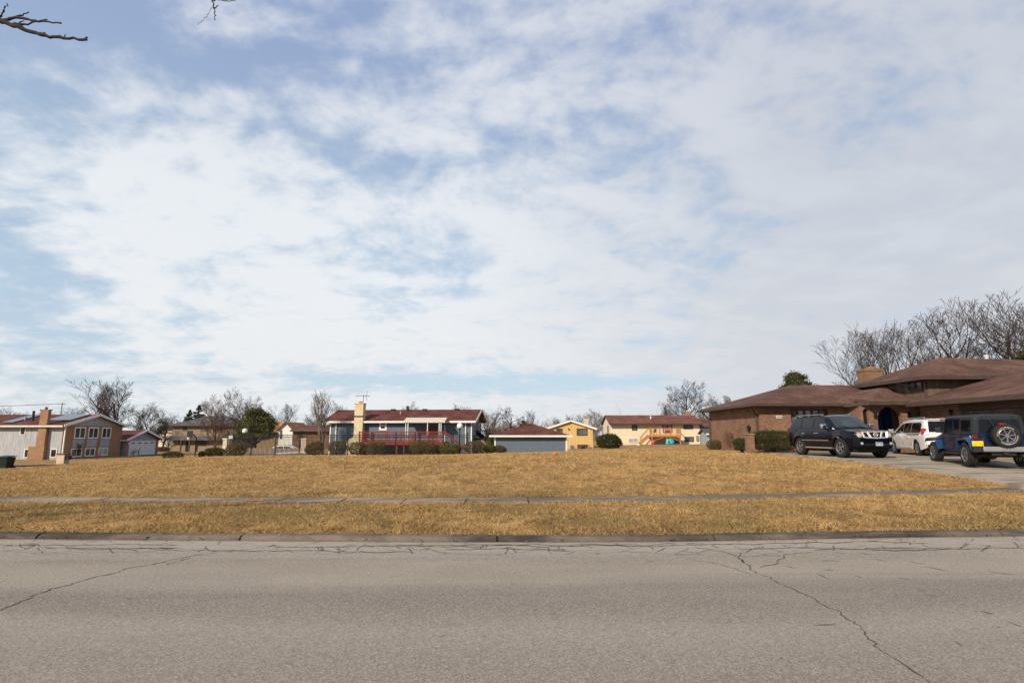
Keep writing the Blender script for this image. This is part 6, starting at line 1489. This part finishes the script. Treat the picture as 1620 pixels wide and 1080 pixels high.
# overhanging branches at the top left: a tree by the kerb whose trunk stands left of the view
t = thing('overhanging_tree', 'bare tree whose dark branch tips reach into the top left corner', 'tree', (-16.5, 5.0, .1))
T = Tubes(); b0 = np.array([-16.5, 5.0, .1]); T.add([np.array([0, 0, -.2]), np.array([.1, .05, 2.2]), np.array([.25, .1, 4.2]), np.array([.2, .0, 6.2])], [.2, .17, .14, .10], 10); T.build('trunk', 'bark_dark', t)
T = Tubes(); R = np.random.RandomState(2); wp = lambda u, v, Y=6.0: np.array(W(u, v, Y)) - b0
def limb(pts, r0, r1, k=6, bumps=True):
    P_ = []
    for a, b in zip(pts[:-1], pts[1:]):
        for i in range(6): P_.append(a + (b - a) * i / 6 + R.normal(0, .006, 3))
    P_.append(pts[-1]); n = len(P_); rr = [(r0 + (r1 - r0) * i / (n - 1)) * (1.25 if bumps and i % 5 == 3 else 1) for i in range(n)]; T.add(P_, rr, k)
limb([np.array([.25, .1, 4.0]), np.array([3.5, .6, 5.4]), wp(-260, 10), wp(-70, 8), wp(-15, 28)], .075, .030, 8)
limb([wp(-15, 28), wp(20, 41), wp(62, 54), wp(95, 60), wp(138, 63)], .028, .012)
limb([wp(132, 63), wp(139, 60)], .012, .008)
limb([wp(2, 33), wp(30, 28), wp(60, 34), wp(97, 37)], .018, .008); limb([wp(20, 39), wp(45, 38), wp(75, 31)], .014, .006)
limb([wp(5, 33), wp(25, 27), wp(46, 19)], .013, .006); limb([wp(-5, 32), wp(5, 20), wp(11, 6)], .016, .006); limb([wp(60, 54), wp(72, 52)], .009, .005); limb([wp(95, 60), wp(105, 57)], .008, .004); limb([wp(25, 38), wp(38, 33)], .009, .005)
limb([np.array([.2, 0, 5.8]), np.array([4.0, .6, 7.2]), np.array([8.5, .9, 8.0]), wp(300, -60), wp(330, -18), wp(340, 2)], .05, .010, 8)
limb([wp(336, -6), wp(338, 10), wp(340, 22), wp(341, 32)], .008, .004); limb([wp(338, 8), wp(330, 22), wp(320, 34), wp(312, 39)], .003, .002); limb([wp(336, -2), wp(352, 1), wp(373, 2)], .007, .004); limb([wp(339, 14), wp(345, 8)], .007, .004)
T.build('branches', 'bark_dark', t)

# foliage: leaf-sized faces through a volume
def leafblob(n, fn, size, seed, aspect=2.0, up=.3):
    R = np.random.RandomState(seed); Pp, N, tone = fn(R, n); n = len(Pp)
    d = R.normal(0, 1, (n, 3)); d[:, 2] += up; d += N * 1.0; d /= np.linalg.norm(d, axis=1)[:, None]
    s = np.cross(d, R.normal(0, 1, (n, 3))); s /= np.linalg.norm(s, axis=1)[:, None]
    L = size * R.uniform(.6, 1.4, n)[:, None]; Wd = L / aspect
    V = np.empty((n, 4, 3)); V[:, 0] = Pp - d * L / 2; V[:, 1] = Pp + s * Wd / 2; V[:, 2] = Pp + d * L / 2; V[:, 3] = Pp - s * Wd / 2
    return V.reshape(-1, 3), np.repeat(tone, 4)
def shrub(label, u0, u1, vtop, Y, mat, seed, shape='mound', depth=None, n=5200, vbase=None, lean=0.0, name='clipped_shrub', group=None, size=.075):
    a, b = X(u0, Y), X(u1, Y); c = (a + b) / 2; w = (b - a) / 2; g = gzf(c, Y) if vbase is None else Z(vbase, Y); h = Z(vtop, Y) - g; dp = depth or w * .85
    t = thing(name, label, 'shrub', (c, Y, g), 0, group)
    def fn(R, n):
        th = R.uniform(0, 2 * np.pi, n); q = R.uniform(0, 1, n); ph = np.arcsin(np.clip(q * 2 - 1, -1, 1) if shape == 'box' else np.clip(q * 1.72 - .72, -1, 1))
        r = 1 - np.abs(R.normal(0, .1, n)); r = np.where(R.uniform(0, 1, n) < .35, R.uniform(.45, 1, n), r)
        bump = 1 + .07 * np.sin(th * 3 + seed) * np.cos(ph * 4 + seed) + .06 * np.sin(th * 7 + 2 * seed + ph * 5) + .035 * np.sin(th * 15 + ph * 13)
        x = np.cos(th) * np.cos(ph); y = np.sin(th) * np.cos(ph); z = np.sin(ph)
        if shape in ('box', 'flat'):
            p = 4 if shape == 'box' else 2.6; m = (np.abs(x) ** p + np.abs(y) ** p + np.abs(z) ** p) ** (1 / p); x, y, z = x / m, y / m, z / m
        zz = .5 + .5 * z if shape == 'box' else (.42 + .58 * z)
        taper = 1 - .28 * np.clip((.45 - zz) / .45, 0, 1) if shape == 'flat' else 1
        X_ = x * r * bump * w * taper; Z_ = np.clip(zz * (1 + (r * bump - 1) * np.sign(z) * .6), .02, 1.08) * h
        Z_ = Z_ * (1 + lean * X_ / w)
        Pp = np.c_[X_, y * r * bump * dp * taper, Z_]; N = np.c_[x / w, y / dp, z / h]; N /= np.linalg.norm(N, axis=1)[:, None]
        keep = np.sin(th * 9 + seed * 3 + ph * 7) * np.sin(ph * 11 + seed) < .55
        tone = np.clip(R.normal(.42, .24, n), 0, 1); return Pp[keep], N[keep], tone[keep]
    V, T_ = leafblob(n, fn, size, seed)
    npmesh('foliage', V, np.arange(len(V)).reshape(-1, 4), mat, t, T_)
    T = Tubes(); R = np.random.RandomState(seed)
    for k in range(9): an = R.uniform(0, 6.28); T.add([np.array([R.normal(0, .06), R.normal(0, .06), -.1]), np.array([math.cos(an) * w * .3, math.sin(an) * dp * .3, h * .3]), np.array([math.cos(an) * w * .6, math.sin(an) * dp * .6, h * .75])], [.025, .018, .008], 4)
    T.build('stems', 'bark', t); return t
G_ = 'rounded shrubs along the iron fence'
SY = 47.6
shrub('dark green low spreading shrub on the lawn left of the shrub row', 260.5, 292, 713.5, 62, 'leaf_yew', 1, 'mound', vbase=724.5, n=5000)
shrub('smallest dark shrub at the left end of the shrub row', 316.5, 327, 713.5, 48.5, 'leaf_yew', 2, 'mound', vbase=722.5, group=G_, n=2600)
shrub('dark yew shrub touching the cream brick pillar', 327, 357.5, 708, 48.2, 'leaf_yew', 3, 'flat', vbase=721.5, group=G_)
shrub('olive round shrub right of the cream brick pillar', 360, 391.5, 700.5, SY, 'leaf_olive', 4, 'flat', vbase=720.5, group=G_, lean=.06)
shrub('brown olive shrub with a sloping left side under the leftmost house corner', 484, 511, 698.5, SY, 'leaf_olive', 5, 'flat', vbase=719, group=G_, lean=.22)
shrub('flat topped brown shrub with bare gaps beneath the blue house downspout', 520.5, 549, 697, SY, 'leaf_olive', 6, 'flat', vbase=719, group=G_)
shrub('mushroom shaped olive shrub beside the chimney base', 551.5, 582.5, 699, SY, 'leaf_olive', 7, 'flat', vbase=718.5, group=G_)
shrub('olive shrub clipped higher on its right below the red deck corner', 577.5, 610.5, 698, SY - .4, 'leaf_olive', 8, 'flat', vbase=718.7, group=G_, lean=.2)
shrub('widest tan olive shrub below the middle of the red deck', 648.5, 692, 697.3, SY, 'leaf_olive', 9, 'flat', vbase=718.5, group=G_, n=7000)
shrub('yellow green shrub at the foot of the red deck stairs', 694.5, 728.5, 700.8, SY, 'leaf_green', 10, 'flat', vbase=718.5, group=G_)
shrub('tall olive shrub below the right corner of the blue house', 733.5, 769, 697.8, SY, 'leaf_olive', 11, 'flat', vbase=717.5, group=G_, n=6500)
shrub('yellow green shrub between two olive shrubs left of the garage', 766, 783, 703, SY + .3, 'leaf_green', 12, 'flat', vbase=716, group=G_, n=3500)
shrub('rightmost dark olive shrub against the blue garage corner', 779, 801.5, 704, SY + .5, 'leaf_olive', 13, 'mound', vbase=715.5, group=G_, n=4200, lean=-.12)
shrub('large round dark yew in front of the cream house', 943.5, 983, 686, 92, 'leaf_yew', 14, 'mound', vbase=708.5, n=20000, size=.14)
shrub('small dark boxwood left of the brick lamp pillar', 1161, 1184, 693, 32.3, 'leaf_yew', 15, 'box', vbase=711.8, n=6000, size=.05)
shrub('long clipped yew hedge in front of the brick house window', 1188.5, 1256, 681.5, 32.0, 'leaf_yew', 16, 'box', .75, 26000, 711.3, size=.05)
shrub('brownish low shrub at the left corner of the brick house', 1117, 1143, 695.5, 40.5, 'leaf_olive', 17, 'flat', vbase=710.8, n=4000, size=.06)
tree('twiggy', 'tangle of bare twigs growing against the left brick wall', 1153, 678, 36.5, 'twig_red', .9, 1.0, gzf(12.6, 36.5) - .15, 'bare_shrub')
tree('twiggy', 'thin bare twigs standing against the brick wall by the plaque', 1213, 672, 33.1, 'twig_red', .7, 2.0, .6, 'bare_shrub')
tree('twiggy', 'small bare shrub in front of the white windows of the grey house', 124, 697, 83, 'bark_dark', .8, 3.0, -1.7, 'bare_shrub')
tree('twiggy', 'dark brown bare shrub left of the tan house porch', 268, 687, 112, 'bark_dark', 1.0, 1.3, -1.9, 'bare_shrub')
shrub('dark brown low hedge at the side of the blacktop drive', 249, 268, 706.5, 108, 'leaf_dead', 22, 'box', 1.0, 3500, 713.5, size=.14, name='brown_hedge')
# juniper, pine, spruces
def clumptree(name, label, u, u0, u1, vtop, vlow, Y, mat, seed, kind, nclump=90, per=130, size=.16):
    vm = (vtop + vlow) / 2; x = X(u, Y, vm); g = gzf(x, Y); h = Z(vtop, Y) - g; zl = Z(vlow, Y) - g; w = (X(u1, Y, vm) - X(u0, Y, vm)) / 2; ox = (X(u0, Y, vm) + X(u1, Y, vm)) / 2 - x
    t = thing(name, label, 'tree', (x, Y, g)); R = np.random.RandomState(seed); T = Tubes(); Vs, Ts = [], []
    T.add([np.array([0, 0, -.3]), np.array([0, 0, h * .5]), np.array([0, 0, h * .96])], [h * .022 + .04, h * .015 + .02, .02], 8); trunk = T.build('trunk', 'bark_dark', t)
    T = Tubes()
    for c in range(nclump):
        f = R.uniform(0, 1) ** (1.25 if kind == 'cone' else 1.0); z = zl + (h - zl) * f
        if kind == 'cone': rr = w * (1 - f) ** .85 + .08; q = R.uniform(.35, 1) ** .6
        else: rr = w * math.sqrt(max(.02, 1 - (2 * f - .7) ** 2 / 1.75)) * (1 - .5 * f); q = R.uniform(.3, 1) ** .5
        a = R.uniform(0, 6.283); rr *= 1 + .26 * math.sin(3 * a + seed + 5 * f) + R.normal(0, .14); ctr = np.array([ox * (1 - f * .4) + math.cos(a) * rr * q, math.sin(a) * rr * q, z])
        cs = (w * .2 if kind != 'cone' else w * .24 * (1.1 - .7 * f)) * R.uniform(.7, 1.3)
        T.add([np.array([0, 0, max(.2, z - rr * .35)]), ctr * np.array([.5, .5, 1]) - np.array([0, 0, rr * .08]), ctr], [.05, .03, .012], 4)
        tb = R.uniform(.1, .75); sq = .55 if kind != 'cone' else .4
        def fn(R2, n): 
            p = R2.normal(0, .5, (n, 3)); return p * np.array([cs, cs, cs * sq]) + ctr, p / (np.linalg.norm(p, axis=1)[:, None] + 1e-6), np.clip(R2.normal(tb, .16, n) + p[:, 2] * .12, 0, 1)
        V, tt = leafblob(per, fn, size, seed * 1000 + c, 3.2 if kind != 'round' else 2.4, .5); Vs.append(V); Ts.append(tt)
    T.build('branches', 'bark_dark', t); V = np.concatenate(Vs); npmesh('crown', V, np.arange(len(V)).reshape(-1, 4), mat, t, np.concatenate(Ts)); return t
clumptree('juniper_tree', 'broad olive green juniper behind the iron fence', 406, 367, 441, 649, 694, 66, 'leaf_juniper', 4, 'round', 130, 150, .17)
clumptree('pine_tree', 'green pine showing above the left slope of the brick house roof', 1260, 1226, 1292, 592, 640, 60, 'leaf_pine', 6, 'round', 110, 130, .22)
clumptree('spruce_tree', 'dark conical spruce behind the tan house roof, taller of two', 314.5, 304, 325, 640.5, 668, 150, 'leaf_spruce', 8, 'cone', 90, 70, .35)
clumptree('spruce_tree', 'dark conical spruce behind the tan house roof, shorter of two', 300, 293, 307, 648.5, 668, 155, 'leaf_spruce', 9, 'cone', 70, 70, .35)
clumptree('evergreen_tree', 'dark evergreen behind the brown roof at the right edge', 1622, 1600, 1650, 557, 600, 50, 'leaf_pine', 10, 'round', 90, 130, .2)
clumptree('evergreen_tree', 'small dark green shrubby evergreen by the blue house side stairs', 776, 768, 786, 690, 712, 70, 'leaf_juniper', 12, 'round', 50, 90, .14)
clumptree('evergreen_tree', 'faint dark green evergreen below the willow beyond the garage', 826, 818, 838, 666, 690, 140, 'leaf_spruce', 13, 'round', 40, 60, .35)

# ------------------------------------------------------------------ sky and sun
EL, AZ = math.radians(30), math.radians(36)
S = Vector((-math.sin(AZ) * math.cos(EL), -math.cos(AZ) * math.cos(EL), math.sin(EL)))
sun = bpy.data.lights.new('sun', 'SUN'); sun.energy = 5.0; sun.angle = math.radians(1.2); sun.color = (1.0, .865, .68)
so = bpy.data.objects.new('sun', sun); C.objects.link(so); so.rotation_euler = (-S).to_track_quat('-Z', 'Y').to_euler(); so.location = S * 60
w = bpy.data.worlds.new('World'); sc.world = w; w.use_nodes = True; nt = NT(w.node_tree)
bg = nt.n['Background']; sky = nt.new('ShaderNodeTexSky', sky_type='NISHITA', sun_disc=False, sun_elevation=EL, sun_rotation=math.atan2(S.x, S.y), air_density=1.0, dust_density=1.0, ozone_density=1.5)
d = nt.new('ShaderNodeTexCoord').outputs['Generated']; sp = nt.new('ShaderNodeSeparateXYZ', {0: d})
zc = nt.math('ADD', nt.math('MAXIMUM', sp.outputs[2], 0.0), .27)
cp = nt.new('ShaderNodeCombineXYZ', {0: nt.math('DIVIDE', sp.outputs[0], zc), 1: nt.math('DIVIDE', sp.outputs[1], zc), 2: 0.0}).outputs[0]
wv = nt.new('ShaderNodeTexNoise', {'Vector': cp, 'Scale': 1.3, 'Detail': 3.0}).outputs['Color']
cw = nt.vmath('ADD', cp, nt.vmath('MULTIPLY', nt.vmath('SUBTRACT', wv, (.5, .5, .5)), (.4, .4, 0)))
big = nt.noise(nt.scalev(cw, 1, 1.15, 1), 1.5, 9, .58); med = nt.noise(nt.vmath('ADD', nt.scalev(cw, 1.0, 1.2, 1), (7.3, 2.1, 0)), 4.6, 9, .56); fin = nt.noise(nt.vmath('ADD', cp, (3.3, 9.1, 0)), 13.0, 7, .6, .2)
def blob(u, v, k, amp):
    a = Vector(ray(u, v)).normalized(); dt = nt.vmath('DOT_PRODUCT', d, tuple(a))
    return nt.math('MULTIPLY', nt.math('POWER', 2.718, nt.math('MULTIPLY', nt.math('SUBTRACT', dt, 1.0), k)), amp)
cov = nt.math('ADD', nt.math('MULTIPLY', big, .42), nt.math('ADD', nt.math('MULTIPLY', med, .58), nt.math('MULTIPLY', fin, .26)))
for (u, v, k, amp) in ((60, 50, 30, -.075), (60, 180, 70, -.11), (330, 100, 60, .0), (430, 170, 70, -.07), (250, 235, 90, .12), (160, 240, 160, .03), (480, 270, 70, .07), (60, 350, 90, .11), (200, 400, 120, .03), (30, 470, 140, -.13), (330, 470, 120, -.08), (640, 390, 70, -.14), (440, 100, 60, -.05), (760, 250, 50, .06), (780, 90, 60, -.04), (500, 520, 40, .13), (850, 530, 25, .08), (1150, 440, 60, -.03), (1500, 420, 9, .13), (1300, 120, 14, .01), (1000, 330, 60, -.04), (900, 60, 60, -.05)):
    cov = nt.math('ADD', cov, blob(u, v, k, amp))
band = nt.math('POWER', 2.718, nt.math('MULTIPLY', nt.math('POWER', nt.math('DIVIDE', nt.math('SUBTRACT', sp.outputs[2], .088), .022), 2.0), -1.0))
bx_ = nt.math('MULTIPLY', nt.ramp(sp.outputs[0], -.55, -.15), nt.math('SUBTRACT', 1.0, nt.ramp(sp.outputs[0], .05, .42)))
cov = nt.math('SUBTRACT', cov, nt.math('MULTIPLY', nt.math('MULTIPLY', band, bx_), .26))
# unseen sky behind the camera, cleared and darkened to cut fill light and reflections
behind = nt.ramp(nt.math('MULTIPLY', sp.outputs[1], -1.0), -.12, .30)
cov = nt.math('SUBTRACT', cov, nt.math('MULTIPLY', behind, .22))
mask = nt.ramp(cov, .48, .73)
lowz = nt.math('SUBTRACT', 1.0, nt.ramp(sp.outputs[2], .05, .34))
veil = nt.math('ADD', nt.math('ADD', .20, nt.math('MULTIPLY', lowz, .14)), nt.math('MULTIPLY', mask, .70))
gx_ = nt.ramp(sp.outputs[0], -.25, .55)
cl = nt.mix(nt.math('MULTIPLY', gx_, .9), (.97, 1.0, 1.03), (.66, .69, .77))
cl = nt.mix(nt.math('MULTIPLY', nt.ramp(med, .42, .66), .4), cl, (1.0, 1.01, 1.04))
up_ = nt.ramp(sp.outputs[2], .30, .62)
cl = nt.mix(nt.math('MULTIPLY', up_, .40), cl, (.70, .74, .84))
cl = nt.mix(nt.math('MULTIPLY', lowz, .5), cl, (.86, .89, .91))
cl = nt.mix(nt.math('MULTIPLY', nt.math('MULTIPLY', gx_, gx_), .5), cl, (.66, .69, .75))
skyc = nt.vmath('MULTIPLY', sky.outputs[0], (.13, .135, .145))
blue = nt.mix(.55, skyc, nt.mix(up_, (.44, .66, .86), (.27, .43, .80)))
blue = nt.mix(nt.math('MULTIPLY', behind, .6), blue, (.14, .21, .38))
col = nt.mix(veil, blue, cl)
nt.put(bg.inputs['Color'], col); bg.inputs['Strength'].default_value = .94
vs = sc.view_settings; vs.view_transform = 'Standard'; vs.look = 'None'; vs.exposure = -0.06; vs.gamma = 1; vs.use_curve_mapping = False
sc.cycles.use_denoising = True; sc.cycles.max_bounces = 6
